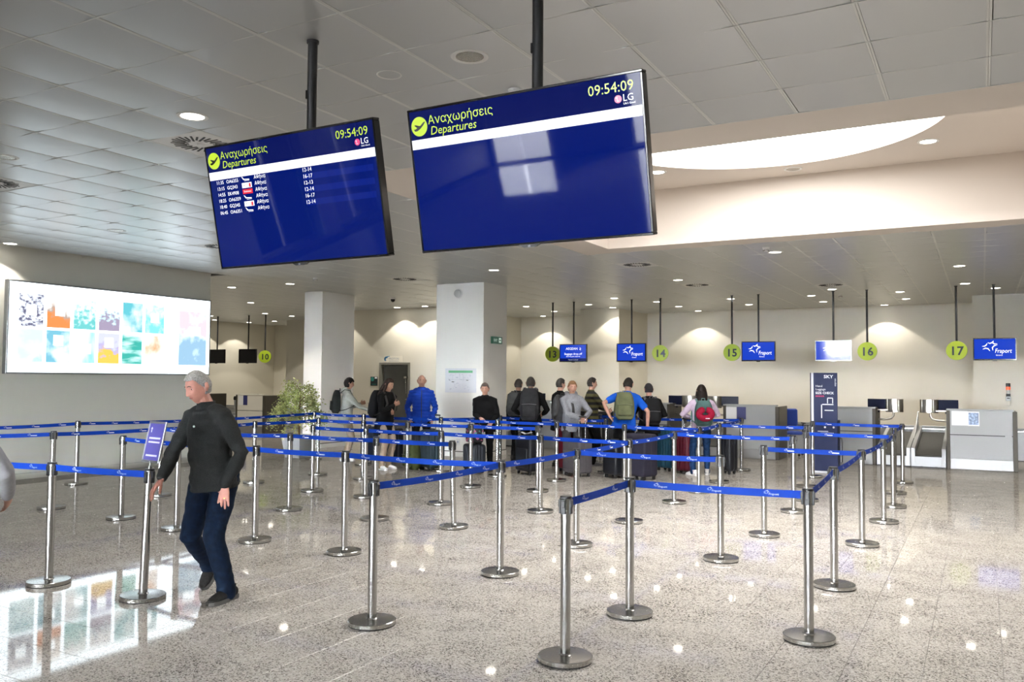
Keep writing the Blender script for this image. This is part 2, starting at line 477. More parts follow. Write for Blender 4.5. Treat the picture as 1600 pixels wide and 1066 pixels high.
for i in range(n):
    a = 2*pi*i/n
    vs += [(SX+SR*cos(a), SY+SR*sin(a), WTOP), (*sq[i], WTOP), (SX+SR*cos(a), SY+SR*sin(a), WTOP+.2)]
for i in range(n):
    j = (i+1) % n
    fs += [(3*i, 3*j, 3*j+1, 3*i+1), (3*i, 3*i+2, 3*j+2, 3*j)]
for c in ((IX0, IY0), (IX1, IY0), (IX1, IY1), (IX0, IY1)):
    i = min(range(n), key=lambda k: (sq[k][0]-c[0])**2+(sq[k][1]-c[1])**2)
    for e in (-1, 1):
        j = (i+e) % n; o_ = len(vs); vs.append((*c, WTOP)); fs.append((3*i+1, 3*j+1, o_))
mb = MB(); mb.put(vs, fs); mb.box((-2.15, 9.6, WTOP+.27), (6.2, 5.4, .06))
well_top = struct(mb.build('trim_3', PLASTER))
OPAL = mat('opal_skylight', (.9, .9, .9), .5, emit=(1, .985, .955), es=SKYLIGHT_E)
tag(MB().lathe([(0, WTOP+.17), (SR-.004, WTOP+.17), (SR-.004, WTOP+.19), (0, WTOP+.19)], (SX, SY, 0), 72).build('skylight', OPAL),
    'large round glowing skylight panel in the recessed ceiling well', 'skylight')

# ------------------------------------------------------------------ recessed downlights
LAMP_M = mat('lamp_glow', (1, 1, 1), .5, emit=(1, .93, .80), es=14.)
LAMP_OFF = mat('lamp_reflector', (.42, .41, .37), .18, .8, bump=(60, .3))
RING_M = mat('lamp_ring', (.78, .78, .77), .35)
ring = MB().lathe([(.088, .02), (.088, -.004), (.095, -.008), (.118, -.006), (.122, 0), (.122, .02)], n=28).mesh('trim_ring', RING_M, 40)
lamp = MB().lathe([(0, -.0055), (.088, -.004), (.088, .012), (0, .014)], n=24).mesh('lamp_disc', LAMP_M, 60)
dead = MB().lathe([(0, -.0035), (.05, -.004), (.088, -.0058), (.09, .05), (0, .06)], n=24).mesh('lamp_reflector', LAMP_OFF, 60)
spot = bpy.data.lights.new('downlight_beam', 'SPOT')
spot.energy = DOWNLIGHT_W; spot.spot_size = radians(104); spot.spot_blend = .14; spot.shadow_soft_size = .05; spot.color = (1, .93, .80)
dim = bpy.data.lights.new('downlight_beam_front', 'SPOT')
dim.energy = DOWNLIGHT_W*.8; dim.spot_size = radians(104); dim.spot_blend = .14; dim.shadow_soft_size = .05; dim.color = (1, .95, .86)
DL_NEAR = {(-5.31, 4.45): 'bright round downlight nearest the camera, above the left departures screen',
           (-12.97, 7.53): 'lit downlight at the left wall above the glowing display',
           (-2.81, 13.55): 'lit downlight just behind the ceiling well',
           (-7.9, 13.52): 'lit downlight right of the poster column top',
           (-13.04, 13.6): 'lit downlight in front of the narrow left column',
           (-.32, 16.57): 'lit downlight at far right between ceiling well and counter number 17',
           (-5.34, 16.5): 'lit downlight in the ceiling in front of counters 14 and 15'}
DL_LAB = {
    (-14.76, 13.56): 'lit downlight left of the narrow column, nearest of the left recess',
    (-17.35, 16.62): 'lit downlight in the left recess between the light box and the narrow column',
    (-19.92, 19.69): 'lit downlight just before the pole of the sign numbered 10',
    (-19.92, 20.89): 'lit downlight just behind the pole of the sign numbered 10',
    (-22.35, 22.56): 'far lit downlight of the recess, seen right of the black screen pole',
    (-23.78, 22.71): 'farthest lit downlight of the recess, seen left of the black screen pole',
    (-23.88, 21.18): 'lit downlight of the recess cut by the end of the left wall',
    (-11.1, 20.79): 'lit downlight right of the wide column, nearest of the three there',
    (-12.3, 24.2): 'lit downlight close to the back wall beside the wide column',
    (-11.12, 22.62): 'lit downlight between the wide column and the pole of sign 13',
    (-9.27, 20.95): 'lit downlight right of the baggage drop-off screen pole',
    (-7.96, 19.55): 'lit downlight left of the pole of the screen beside sign 14',
    (-7.33, 20.9): 'lit downlight touching the pole of sign 14',
    (-7.27, 22.52): 'lit downlight right behind the pole of sign 14',
    (-7.23, 24.23): 'lit downlight close to the back wall, making the scallop between signs 14 and 15',
    (-5.42, 20.91): 'lit downlight crossed by the pole of sign 15',
    (-5.4, 22.71): 'lit downlight between the poles of sign 15 and its screen',
    (-2.86, 19.63): 'lit downlight at the top of the pole of the screen with glare',
    (-3.51, 20.91): 'lit downlight left of the glare screen pole, nearer of two',
    (-3.51, 22.65): 'lit downlight left of the glare screen pole, farther of two',
    (-1.59, 20.83): 'lit downlight right of sign 16 pole, nearer of two',
    (-1.6, 22.67): 'lit downlight right of sign 16 pole, farther of two',
    (-2.23, 24.26): 'lit downlight close to the back wall, making the scallop over sign 16',
    (0.28, 20.82): 'lit downlight crossed by the pole of the rightmost counter screen',
    (-0.28, 19.61): 'lit downlight right of the pole of sign 17'}
for k in [(-14.76, 13.56), (-17.35, 16.62), (-19.92, 19.69), (-19.92, 20.89), (-22.35, 22.56), (-23.78, 22.71), (-23.88, 21.18), (-11.1, 20.79), (-12.3, 24.2), (-11.12, 22.62), (-9.27, 20.95), (-7.96, 19.55),
          (-7.33, 20.9), (-7.27, 22.52), (-7.23, 24.23), (-5.42, 20.91), (-5.4, 22.71), (-2.86, 19.63), (-3.51, 20.91), (-3.51, 22.65), (-1.59, 20.83), (-1.6, 22.67), (-2.23, 24.26), (.28, 20.82), (-.28, 19.61)]:
    DL_NEAR[k] = DL_LAB[k]
DL_NEAR[(-14.62, 19.55)] = 'lit downlight close to the wall above the grey door'
DL_NEAR[(-13.62, 19.5)] = 'lit downlight close to the wall right of the grey door'
DL_NEAR[(-17.0, 19.5)] = 'lit downlight close to the wall left of the grey door'
DL_NEAR[(-9.05, 22.12)] = 'lit downlight washing the pilaster behind the counter screens'
for (x, y), lab in list(DL_NEAR.items()):
    z = HC
    t = thing('downlight', lab or 'small lit downlight in the low ceiling over the check-in counters', 'ceiling light', (x, y, z), 0, 'recessed downlights')
    link('trim_ring', ring, t); link('lamp_disc', lamp, t)
    l = bpy.data.objects.new('beam', spot if y > 10 else dim); COL.objects.link(l); l.parent = t; l.location = (0, 0, -.012)
for x, y in [(2.25, 4.45), (4.78, 7.5), (2.25, 16.5), (2.25, 19.6), (4.78, 13.5), (7.3, 7.5), (7.3, 16.5), (-7.9, -1.5), (-2.8, -1.5), (2.25, -1.5), (7.3, -1.5), (-12.97, 1.5), (-7.9, -7.5), (-2.8, -7.5), (2.25, -7.5), (7.3, -7.5), (-19.9, 13.6), (-19.0, 16.6), (-21.4, 16.6), (-22.4, 19.7), (-17.35, 13.6), (-18.8, 22.6)]:   # hall rows carry on unseen; the recess ones are added for brightness
    t = thing('downlight', 'unseen lit downlight added outside the picture', 'ceiling light', (x, y, HC), 0, 'recessed downlights out of view')
    link('trim_ring', ring, t); link('lamp_disc', lamp, t)
    l = bpy.data.objects.new('beam', dim); COL.objects.link(l); l.parent = t; l.location = (0, 0, -.012)
for x, y, lab in [(-2.77, 4.42, 'large unlit downlight with a ribbed reflector between the two departures screens'), (-7.85, 4.48, 'unlit downlight cut by the left picture edge'), (-10.44, 7.52, 'unlit downlight in the middle of the bright left ceiling')]:
    t = thing('downlight', lab, 'ceiling light', (x, y, HC), 0, 'recessed downlights'); link('trim_ring', ring, t); link('lamp_reflector', dead, t)
for x, y, lab in [(-3.86, 11.05, 'lit downlight inside the ceiling well beside the right departures screen'), (-.52, 11.09, 'lit downlight inside the ceiling well at right')]:
    t = thing('downlight', lab, 'ceiling light', (x, y, WTOP), 0, 'recessed downlights'); link('trim_ring', ring, t); link('lamp_disc', lamp, t)
t = thing('downlight', 'unlit twin downlight inside the ceiling well between two lit ones', 'ceiling light', (-2.19, 11.72, WTOP)); link('trim_ring', ring, t); link('lamp_reflector', dead, t)

# swirl air diffusers, detectors, cameras
SLOT = mat('diffuser_slot', (.03, .03, .03), .6); PLATE = mat('diffuser_plate', (.76, .76, .75), .4)
DLAB = ['square swirl air diffuser beside the left departures screen', 'swirl air diffuser cut by the left picture edge', 'swirl air diffuser half hidden left of the left departures screen', 'far swirl air diffuser between the two columns',
        'swirl air diffuser behind the ceiling well near its front corner', 'swirl air diffuser in front of counters 14 and 15', 'swirl air diffuser over the left recess counters', 'swirl air diffuser in front of counter 16']
plate = MB().box((0, 0, .012), (.6, .592, .02), .003).mesh('face_plate', PLATE)
sl = MB()
for k in range(28):
    a = 2*pi*k/28; r0, r1 = (.10, .25) if k % 2 else (.13, .235)
    R = Matrix.Rotation(a+.25, 3, 'Z'); sl.box(V((cos(a)*(r0+r1)/2, sin(a)*(r0+r1)/2, .0015)), (r1-r0, .018, .004), 0, R)
slots = sl.mesh('slot_ring', SLOT)
hub = MB().lathe([(0, -.006), (.03, -.005), (.036, .003), (0, .003)], n=18).mesh('hub', PLATE, 40)
for (x, y), lab in zip(DIFF, DLAB):
    t = thing('air_diffuser', lab, 'air vent', (x, y, HC), 0, 'ceiling air diffusers')
    link('face_plate', plate, t); link('slot_ring', slots, t); link('hub', hub, t)
t = thing('ceiling_speaker', 'flat ring of a ceiling speaker between the departures screens', 'speaker', (-3.41, 4.44, HC))
MB().lathe([(.074, .006), (.074, -.004), (.082, -.006), (.086, 0), (.086, .01)], n=32).build('ring', RING_M, t, smooth=40)
MB().lathe([(0, -.001), (.074, -.001), (.074, .008), (0, .008)], n=32).build('grille', CEIL_M, t, smooth=40)
def detector(x, y, lab):
    t = thing('smoke_detector', lab, 'smoke detector', (x, y, HC), 0, 'smoke detectors')
    MB().lathe([(0, -.012), (.05, -.014), (.055, 0), (.055, .01), (0, .01)], n=24).build('mount', WHITE, t, smooth=35)
    MB().lathe([(0, -.058), (.028, -.056), (.042, -.042), (.046, -.014), (0, -.014)], n=24).build('sensor_head', WHITE, t, smooth=35)
    mb = MB()
    for k in range(10): mb.box((.041*cos(k*pi/5), .041*sin(k*pi/5), -.045), (.006, .012, .012), 0, Matrix.Rotation(k*pi/5, 3, 'Z'))
    mb.build('sensor_slots', BLACK, t)
detector(-2.81, 5.09, 'white smoke detector peeking over the right departures screen')
detector(-2.84, 13.03, 'white smoke detector behind the ceiling well')
detector(-11.77, 12.99, 'white smoke detector in front of the narrow left column')
detector(-2.88, 21.03, 'white smoke detector over counter 16')
t = thing('dome_camera', 'black and white dome camera on the ceiling right of the narrow column', 'security camera', (-13.0, 17.2, HC))
MB().lathe([(0, -.03), (.06, -.03), (.07, 0), (0, 0)], n=20).build('housing', WHITE, t, smooth=35)
MB().lathe([(0, -.105), (.03, -.098), (.052, -.07), (.056, -.03), (0, -.03)], n=20).build('dome', BLACKG, t, smooth=60)

# ------------------------------------------------------------------ big departures screens
LIME = (.53, .74, .035)
E_LIME = mat('screen_lime', (.0, .0, .0), .3, emit=LIME, es=1.0*SCREEN_E)
E_WHITE = mat('screen_white', (.0, .0, .0), .3, emit=(.93, .95, 1), es=1.25*SCREEN_E)
E_GREY = mat('screen_pale_grey', (.0, .0, .0), .3, emit=(.72, .77, .88), es=1.15*SCREEN_E)
E_PALE = mat('screen_pale_text', (.0, .0, .0), .3, emit=(.62, .70, .86), es=.8*SCREEN_E)
E_NAVY = mat('screen_navy', (.002, .002, .003), .03, emit=(.0005, .0075, .135), es=1.0*SCREEN_E, spec=.10)
E_HEAD = mat('screen_header', (.002, .002, .003), .03, emit=(.002, .006, .09), es=1.0*SCREEN_E, spec=.10)
E_BAND = mat('screen_band', (.002, .002, .003), .03, emit=(.003, .014, .20), es=1.0*SCREEN_E, spec=.10)
E_BLUE = mat('screen_blue', (.004, .004, .006), .05, emit=(.007, .045, .50), es=1.0*SCREEN_E, spec=.16)
E_RED = mat('screen_red', (0, 0, 0), .3, emit=(.62, .012, .03), es=1., )
E_PINK = mat('screen_pink', (0, 0, 0), .3, emit=(.78, .05, .18), es=1.)
E_INK = mat('screen_ink', (.01, .015, .02), .4)
TILT = .211
def departures(x, y, label, rows):
    t = thing('departures_screen', label, 'screen', (x, 3.77, HC))
    cz = 2.682-HC; cy = 3.642-3.77; R = Matrix.Rotation(TILT, 4, 'X')
    def at(mb, name, mats, dy=0., smooth=None): return mb.build(name, mats, t, V((0, cy, cz))+(R @ V((0, dy, 0))).to_3d(), (TILT, 0, 0), smooth)
    W, H = 1.293, .743
    mb = MB(); b = .013
    for a, c, d in (((0, 0, H/2-b/2), (W, .055, b), 0), ((0, 0, -H/2+b/2), (W, .055, b), 0), ((-W/2+b/2, 0, 0), (b, .055, H-2*b), 0), ((W/2-b/2, 0, 0), (b, .055, H-2*b), 0)): mb.box(a, c, .003)
    at(mb, 'bezel', BLACKG)
    mb = MB(); mb.box((0, .006, 0), (W-.02, .05, H-.02)); mb.box((0, .045, 0), (.72, .04, .42), .01)
    at(mb, 'back_cover', BLACK)
    zt = .214
    mb = MB().box((0, -.0235, (-H/2+b+zt)/2), (W-2*b, .004, zt+H/2-b)); at(mb, 'display', E_NAVY)
    mb = MB().box((0, -.0235, (H/2-b+zt)/2), (W-2*b, .004, H/2-b-zt)); at(mb, 'display_header', E_HEAD)
    fy = -.0262
    at(MB().box((0, fy, .191), (W-2*b, .0012, .048)), 'title_strip', E_WHITE)
    at(MB().prism(disc_poly(.049, 40), .0012), 'icon_disc', E_LIME, fy).location += (R @ V((-.578, 0, .281)))
    plane = [(-.034, -.010), (-.026, -.012), (-.012, -.006), (-.030, .008), (-.022, .010), (.006, .002), (.024, .016), (.036, .022), (.038, .018), (.026, .004), (.006, -.012), (-.014, -.022), (-.028, -.022)]
    at(MB().prism(plane, .0012), 'icon_plane', E_INK, fy-.0012).location += (R @ V((-.578, 0, .281)))
    mb = MB(); letter(mb, 'Αναχωρήσεις', .060, -.522, .285, fy); at(mb, 'greek_title', E_LIME)
    mb = MB(); letter(mb, 'Departures', .060, -.515, .231, fy, shear=.18); at(mb, 'english_title', E_LIME)
    mb = MB(); letter(mb, '09:54:09', .066, .602, .288, fy, 'RIGHT'); at(mb, 'clock', E_LIME)
    at(MB().prism(disc_poly(.0175, 28), .0012), 'maker_disc', E_PINK, fy).location += (R @ V((.522, 0, .255)))
    mb = MB(); mb.put([(.518+p, fy-.0016, .255+q) for p, q in ((-.001, .010), (.001, .010), (.001, -.008), (.008, -.008), (.008, -.010), (-.001, -.010))], [(0, 5, 2, 1), (5, 4, 3, 2)])
    mb.prism(disc_poly(.0022, 10, .513, .262), .0003, Matrix.Translation((0, fy-.0013, 0)))
    letter(mb, 'LG', .044, .544, .243, fy); letter(mb, "Life's Good", .0125, .546, .228, fy)
    at(mb, 'maker_mark', E_WHITE)
    if rows:
        mb = MB()
        for k in range(1, 6, 2): mb.box((.36, fy+.0006, .149-.0362*k), (.50, .0008, .034))
        at(mb, 'row_bands', E_BAND)
        for k, (a, f_, lg, g) in enumerate(rows):
            mb = MB(); z = .139-.0362*k
            letter(mb, a, .029, -.585, z, fy); letter(mb, f_, .029, -.50, z, fy); letter(mb, 'Αθήνα', .030, -.272, z+.004, fy); letter(mb, g, .031, .105, z+.002, fy)
            if lg == 'w': mb.box((-.335, fy, z+.010), (.078, .0012, .030))
            elif lg == 's':
                mb.put([(-.372, fy, z+.026), (-.364, fy, z+.024), (-.352, fy, z+.012), (-.31, fy, z+.009), (-.31, fy, z+.003), (-.358, fy, z+.006)], [(5, 4, 3, 2), (5, 2, 1, 0)])
                mb.put([(-.35, fy, z+.001), (-.31, fy, z+.001), (-.31, fy, z-.001), (-.35, fy, z-.001)], [(3, 2, 1, 0)])
            at(mb, 'flight_row', E_WHITE)['kind'] = 'stuff'
        mb = MB()
        for k, r in enumerate(rows):
            z = .139-.0362*k
            if r[2] == 'r': mb.box((-.335, fy, z+.010), (.080, .0012, .028))
            if r[2] == 'w': mb.box((-.310, fy-.0012, z+.008), (.014, .0006, .022))
        at(mb, 'airline_patches', E_RED)
        mb = MB()
        for k, r in enumerate(rows):
            if r[2] == 'r': letter(mb, 'Emirates', .017, -.335, .139-.0362*k+.005, fy-.0012, 'CENTER')
        at(mb, 'airline_names', E_WHITE)
        mb = MB()
        for a, b_, x_ in (('Ώρα', 'Time', -.59), ('Πτήση', 'Flight', -.50), ('Προς', 'To', -.27), ('Check-in', 'Check-in', .10)):
            letter(mb, a, .018, x_, .196, fy-.001); letter(mb, b_, .018, x_, .174, fy-.001)
        at(mb, 'column_headings', E_PALE)
        mb = MB()
        for k, r in enumerate(rows):
            if r[2] == 'w': letter(mb, 'SKY', .017, -.366, .139-.0362*k+.005, fy-.0012)
        at(mb, 'patch_print', E_INK)
    else:
        mb = MB(); letter(mb, 'Ώρα', .018, -.59, .196, fy-.001); letter(mb, 'Time', .018, -.59, .174, fy-.001); at(mb, 'column_headings', E_PALE)
    mb = MB(); mb.prism([(-.06, .004), (-.03, -.012), (.03, -.012), (.06, .004)], .03, Matrix.Translation((0, .0, -H/2))); at(mb, 'sensor_bump', BLACK)
    mb = MB(); letter(mb, 'LG', .011, 0, -H/2-.008, -.031, 'CENTER'); at(mb, 'bump_print', E_GREY)
    pz = 2.95-HC
    MB().cyl((0, .03, pz-.25), (0, .0, pz), .0285, 18).build('pole_foot', BLACK, t, smooth=40)
    MB().cyl((0, 0, pz), (0, 0, -.002), .0285, 18).build('pole', BLACK, t, smooth=40)
    MB().lathe([(0, -.018), (.036, -.018), (.037, 0), (0, 0)], n=22).build('ceiling_cup', BLACK, t, smooth=40)
    mb = MB().box((-.022, -.018, pz+.38), (.012, .014, .05)); mb.build('cable_slot', BLACKG, t)
    mb = MB(); mb.box((0, -.005, cz+.02), (.20, .09, .26), .01); mb.build('mount_plate', BLACK, t)
    return t
departures(-3.468, 3.65, 'left departures screen listing six flights to Athens, hung on a black pole', [('11:35', 'OA6355', 's', '12-14'), ('13:15', 'GQ343', 'w', '16-17'), ('14:55', 'EK4908', 'r', '12-13'), ('18:25', 'OA6359', 's', '12-14'), ('18:40', 'GQ345', 'w', '16-17'), ('06:45', 'OA6351', 's', '12-14')])
departures(-1.955, 3.64, 'right departures screen, blank blue below its white strip, hung on a black pole', None)

# ------------------------------------------------------------------ number discs and counter screens on ceiling poles
LIME_M = mat('lime_sign', (.46, .62, .03), .45)
INK = mat('dark_ink', (.015, .03, .035), .5)
def hanger(t, z0):
    MB().cyl((0, 0, z0-HC), (0, 0, -.004), .022, 12).build('pole', BLACK, t, smooth=40)
    MB().lathe([(0, -.015), (.032, -.015), (.034, 0), (0, 0)], n=16).build('ceiling_cup', BLACK, t, smooth=40)
def number_sign(num, x, yaw, where):
    t = thing('counter_number_sign', 'round lime green sign numbered %s hanging %s' % (num, where), 'sign', (x, 20.05, HC), yaw, 'counter number signs')
    hanger(t, 2.48); z = 2.30-HC
    mb = MB().prism(disc_poly(.2, 40), .03, Matrix.Translation((0, .0, z))); mb.build('disc', LIME_M, t)
    mb = MB().prism(disc_poly(.2, 40), .03, Matrix.Translation((0, .03, z))); mb.build('back_disc', BLACK, t)
    for d_, x_ in zip(num, (-.066, .068)):
        mb = MB(); letter(mb, d_, .25, x_, z-.091, -.0315, 'CENTER', bold=.006); mb.build('digit', INK, t)
for n_, x, yw, wh in (('10', -20.25, .55, 'over the left recess, right of two black screens'), ('13', -9.9, .1, 'left of the baggage drop-off screen'), ('14', -6.94, .18, 'right of the screen beside the pilaster'),
                      ('15', -5.17, 0, 'left of the screen above the navy notice counter'), ('16', -2.2, -.05, 'right of the screen with glare'), ('17', -.46, -.08, 'left of the screen at the right picture edge')): number_sign(n_, x, yw, wh)
MB0 = MB
def counter_screen(x, label, kind, tip=0.):
    t = thing('counter_screen', label, 'screen', (x, 20.05, HC), 0, 'check-in counter screens')
    hanger(t, 2.5); z = 2.32-HC; W, H = .775, .462
    Rx = Matrix.Translation((0, 0, z)) @ Matrix.Rotation(tip, 4, 'X') @ Matrix.Translation((0, 0, -z))
    def MB():
        m_ = MB0(); m_.T = Rx; return m_
    mb = MB()
    for a, d in (((0, -.02, z+H/2-.01), (W, .06, .02)), ((0, -.02, z-H/2+.016), (W, .06, .032)), ((-W/2+.01, -.02, z), (.02, .06, H-.05)), ((W/2-.01, -.02, z), (.02, .06, H-.05))): mb.box(a, d, .003)
    mb.box((0, .0, z), (W-.03, .05, H-.04)); mb.prism([(-.05, 0), (-.03, -.014), (.03, -.014), (.05, 0)], .03, Matrix.Translation((0, -.02, z-H/2)))
    mb.build('frame', BLACKG, t)
    disp = BLACKG if kind == 'off' else E_BLUE
    MB().box((0, -.03, z+.006), (W-.036, .012, H-.048)).build('display', disp, t)
    fy = -.0372
    if kind == 'star':
        mb = MB(); star_logo(mb, .27, -.10, z+.055, fy); letter(mb, 'Fraport', .125, .0, z-.075, fy, shear=.2, sx=.78); letter(mb, 'Greece', .04, .02, z-.135, fy)
        mb.build('logo', E_WHITE, t)
    if kind == 'bag':
        mb = MB(); letter(mb, 'AEGEAN', .088, -.04, z+.085, fy, 'CENTER', sx=1.0)
        mb.put([(.20+p, fy, z+.10+q) for p, q in ((-.02, .05), (.01, .03), (.03, .0), (.0, .02))], [(3, 2, 1, 0)]); mb.put([(.20+p, fy, z+.10+q) for p, q in ((-.03, .01), (.01, -.005), (.02, -.03), (-.015, -.01))], [(3, 2, 1, 0)])
        letter(mb, 'Baggage drop-off', .074, 0, z-.045, fy, 'CENTER'); letter(mb, '(boarding pass required)', .040, 0, z-.098, fy, 'CENTER')
        mb.build('notice', E_WHITE, t)
        MB().box((0, -.0366, z-.172), (W-.04, .0012, .07)).build('notice_bar', E_HEAD, t)
        mb = MB(); letter(mb, 'Check-in is closed', .038, 0, z-.185, fy-.0008, 'CENTER'); mb.build('notice_line', E_PALE, t)
counter_screen(-9.29, 'blue counter screen with baggage drop-off notice, right of sign 13', 'bag')
counter_screen(-7.69, 'blue counter screen with star logo, left of sign 14', 'star')
counter_screen(-4.55, 'blue counter screen with star logo, right of sign 15', 'star')
counter_screen(-2.9, 'blue counter screen with star logo and glare, left of sign 16', 'star', .023)
counter_screen(.23, 'blue counter screen with star logo at the right picture edge', 'star')
counter_screen(-21.0, 'switched-off black screen left of the sign numbered 10', 'off')
counter_screen(-22.44, 'switched-off black screen at the end of the left wall', 'off')

# ------------------------------------------------------------------ illuminated display on the left wall
LB_Y0, LB_Y1, LB_Z0, LB_Z1 = 7.66, 11.62, 1.67, 3.14
t = thing('lightbox_display', 'large glowing white advertising light box with small pictures on the left wall', 'light box', (-13.3, (LB_Y0+LB_Y1)/2, LB_Z0), pi/2)
LW, LH = LB_Y1-LB_Y0, LB_Z1-LB_Z0      # local: x along the wall to the right, -y out of the wall
ALU = mat('aluminium_frame', (.36, .37, .38), .35, .9)
mb = MB(); d = .10
for a, s_ in (((0, -d/2, LH-.012), (LW, d, .024)), ((0, -d/2, .012), (LW, d, .024)), ((-LW/2+.012, -d/2, LH/2), (.024, d, LH-.048)), ((LW/2-.012, -d/2, LH/2), (.024, d, LH-.048))): mb.box(a, s_, .003)
mb.build('frame', ALU, t)
GLOW = mat('lightbox_white', (.0, .0, .0), .4, emit=(.83, .94, 1), es=2.5*LIGHTBOX_E)
MB().box((0, -d+.012, LH/2), (LW-.04, .008, LH-.04)).build('lit_sheet', GLOW, t)
def picture(name, x, z, w, h, c1, c2, c3, sc, seed, th=(.38, .5, .62), gradz=None):
    M = bpy.data.materials.new(name); M.use_nodes = True; nt = M.node_tree; b = nt.nodes['Principled BSDF']; L = nt.links.new
    b.inputs['Base Color'].default_value = (0, 0, 0, 1)
    tc = nt.nodes.new('ShaderNodeTexCoord'); mp = nt.nodes.new('ShaderNodeMapping'); mp.inputs['Location'].default_value = (seed*3.1, seed*1.7, seed*2.3); mp.inputs['Scale'].default_value = sc
    L(tc.outputs['Object'], mp.inputs[0]); n = nt.nodes.new('ShaderNodeTexNoise'); n.inputs['Scale'].default_value = 1; n.inputs['Detail'].default_value = 5; L(mp.outputs[0], n.inputs['Vector'])
    r = nt.nodes.new('ShaderNodeValToRGB'); r.color_ramp.elements[0].position = th[0]; r.color_ramp.elements[0].color = (*c1, 1)
    r.color_ramp.elements[1].position = th[2]; r.color_ramp.elements[1].color = (*c3, 1); e = r.color_ramp.elements.new(th[1]); e.color = (*c2, 1)
    fac = n.outputs['Fac']
    if gradz is not None:
        sp = nt.nodes.new('ShaderNodeSeparateXYZ'); L(tc.outputs['Object'], sp.inputs[0]); q = nt.nodes.new('ShaderNodeMath'); q.operation = 'MULTIPLY_ADD'; q.inputs[1].default_value = gradz/h; L(sp.outputs['Z'], q.inputs[0]); L(fac, q.inputs[2]); fac = q.outputs[0]
    L(fac, r.inputs['Fac']); L(r.outputs['Color'], b.inputs['Emission Color']); b.inputs['Emission Strength'].default_value = 1.0*LIGHTBOX_E
    MB().box((0, 0, 0), (w, .004, h)).build(name, M, t, (x, -d+.006, z))
Wt = (.95, .97, 1)
cx = [-1.60+.46*i for i in range(6)]; pw, ph = .40, .52; zt_, zb_ = 1.015, .45
picture('picture', cx[0], zt_, pw, ph, (.12, .12, .2), (.7, .75, .85), Wt, (16, 16, 22), 1)
picture('picture', cx[1], zt_, pw, ph, (.75, .26, .08), (.42, .36, .32), (1, .93, .88), (5, 5, 5), 2, gradz=.5)
picture('picture', cx[2], zt_, pw, ph, (.15, .55, .55), (.55, .85, .85), Wt, (12, 12, 12), 3, gradz=.35)
picture('picture', cx[3], zt_, pw, ph, (.35, .3, .42), (.55, .8, .9), Wt, (14, 14, 20), 4, gradz=.7)
picture('picture', cx[4], zt_, pw, ph, (.12, .50, .58), (.5, .75, .8), Wt, (3, 3, 3), 5)
picture('picture', cx[5], zt_, pw, ph, (.22, .68, .76), (.55, .85, .92), Wt, (7, 7, 7), 6, (.36, .52, .7), .25)
picture('picture', cx[0], zb_, pw, ph, (.25, .6, .65), (.80, .96, 1), (.62, .9, .96), (1.5, 1.5, 2), 7)
picture('picture', cx[1], zb_, pw, ph, (.18, .48, .62), (.6, .82, .88), (.96, .93, .96), (3, 3, 3), 8)
picture('picture', cx[2], zb_, pw, ph, (.30, .68, .78), (.7, .92, .97), Wt, (3, 3, 1), 9)
picture('picture', cx[3], zb_, pw, ph, (.85, .55, .10), (.45, .42, .75), (.60, .62, .9), (6, 6, 9), 10, gradz=.7)
picture('picture', cx[4], zb_, pw, ph, (.05, .42, .36), (.5, .85, .82), Wt, (2, 2, 9), 11)
picture('picture', cx[5], zb_, pw, ph, (.80, .33, .12), (.98, .85, .75), Wt, (2.5, 2.5, 2), 12)
picture('large_picture', 1.56, .70, .64, 1.02, (.30, .50, .68), (.68, .88, .96), (.86, .62, .68), (3.2, 3.2, 3.2), 13, gradz=.45)
BLANK = mat('picture_caption', (0, 0, 0), .5, emit=(.88, .96, 1), es=2.0*LIGHTBOX_E)
for x_, z_ in ((cx[0], zt_+.0), (cx[1]+.02, zt_+.02), (cx[5], zt_+.02), (cx[1], zb_+.10), (cx[2]+.04, zb_-.02), (cx[3], zb_+.10), (1.60, .84)):
    MB().box((0, 0, 0), (.17 if x_ < 1.5 else .26, .003, .17), .0005).build('caption', BLANK, t, (x_, -d+.0028, z_))

# ------------------------------------------------------------------ belt barrier posts
PH = .959
base_me = MB().lathe([(0, .004), (.156, .004), (.161, .007), (.161, .030), (.157, .034), (.10, .038), (.040, .040), (.034, .047), (0, .047)], n=36).mesh('base', STEEL, 30)
foot_me = MB().lathe([(0, 0), (.158, 0), (.160, .0055), (0, .0055)], n=32).mesh('rubber_ring', RUBBER, 30)
pole_me = MB().lathe([(0, .03), (.0305, .03), (.0305, .862), (.0325, .864), (.0325, .944), (0, .944)], n=24).mesh('pole', STEEL, 30)
lid_me = MB().lathe([(0, .9435), (.0345, .9435), (.0355, .947), (.0355, .953), (.033, .958), (.012, .959), (0, .959)], n=24).mesh('lid', BLACK, 40)
mb = MB(); mb.box((.034, 0, .898), (.012, .030, .088), .003); mb.box((.041, 0, .914), (.008, .022, .040), .002)
clip_me = mb.mesh('belt_clip', BLACK)
def post(x, y, rz, label, tilt=None):
    t = thing('barrier_post', label, 'barrier post', (x, y, 0), rz, 'belt barrier posts')
    link('base', base_me, t); link('rubber_ring', foot_me, t); link('pole', pole_me, t); link('lid', lid_me, t)
    for k in range(4): link('belt_clip', clip_me, t, (0, 0, 0), (0, 0, k*pi/2))
    if tilt: t.rotation_euler = (tilt[0], tilt[1], rz)
    return t
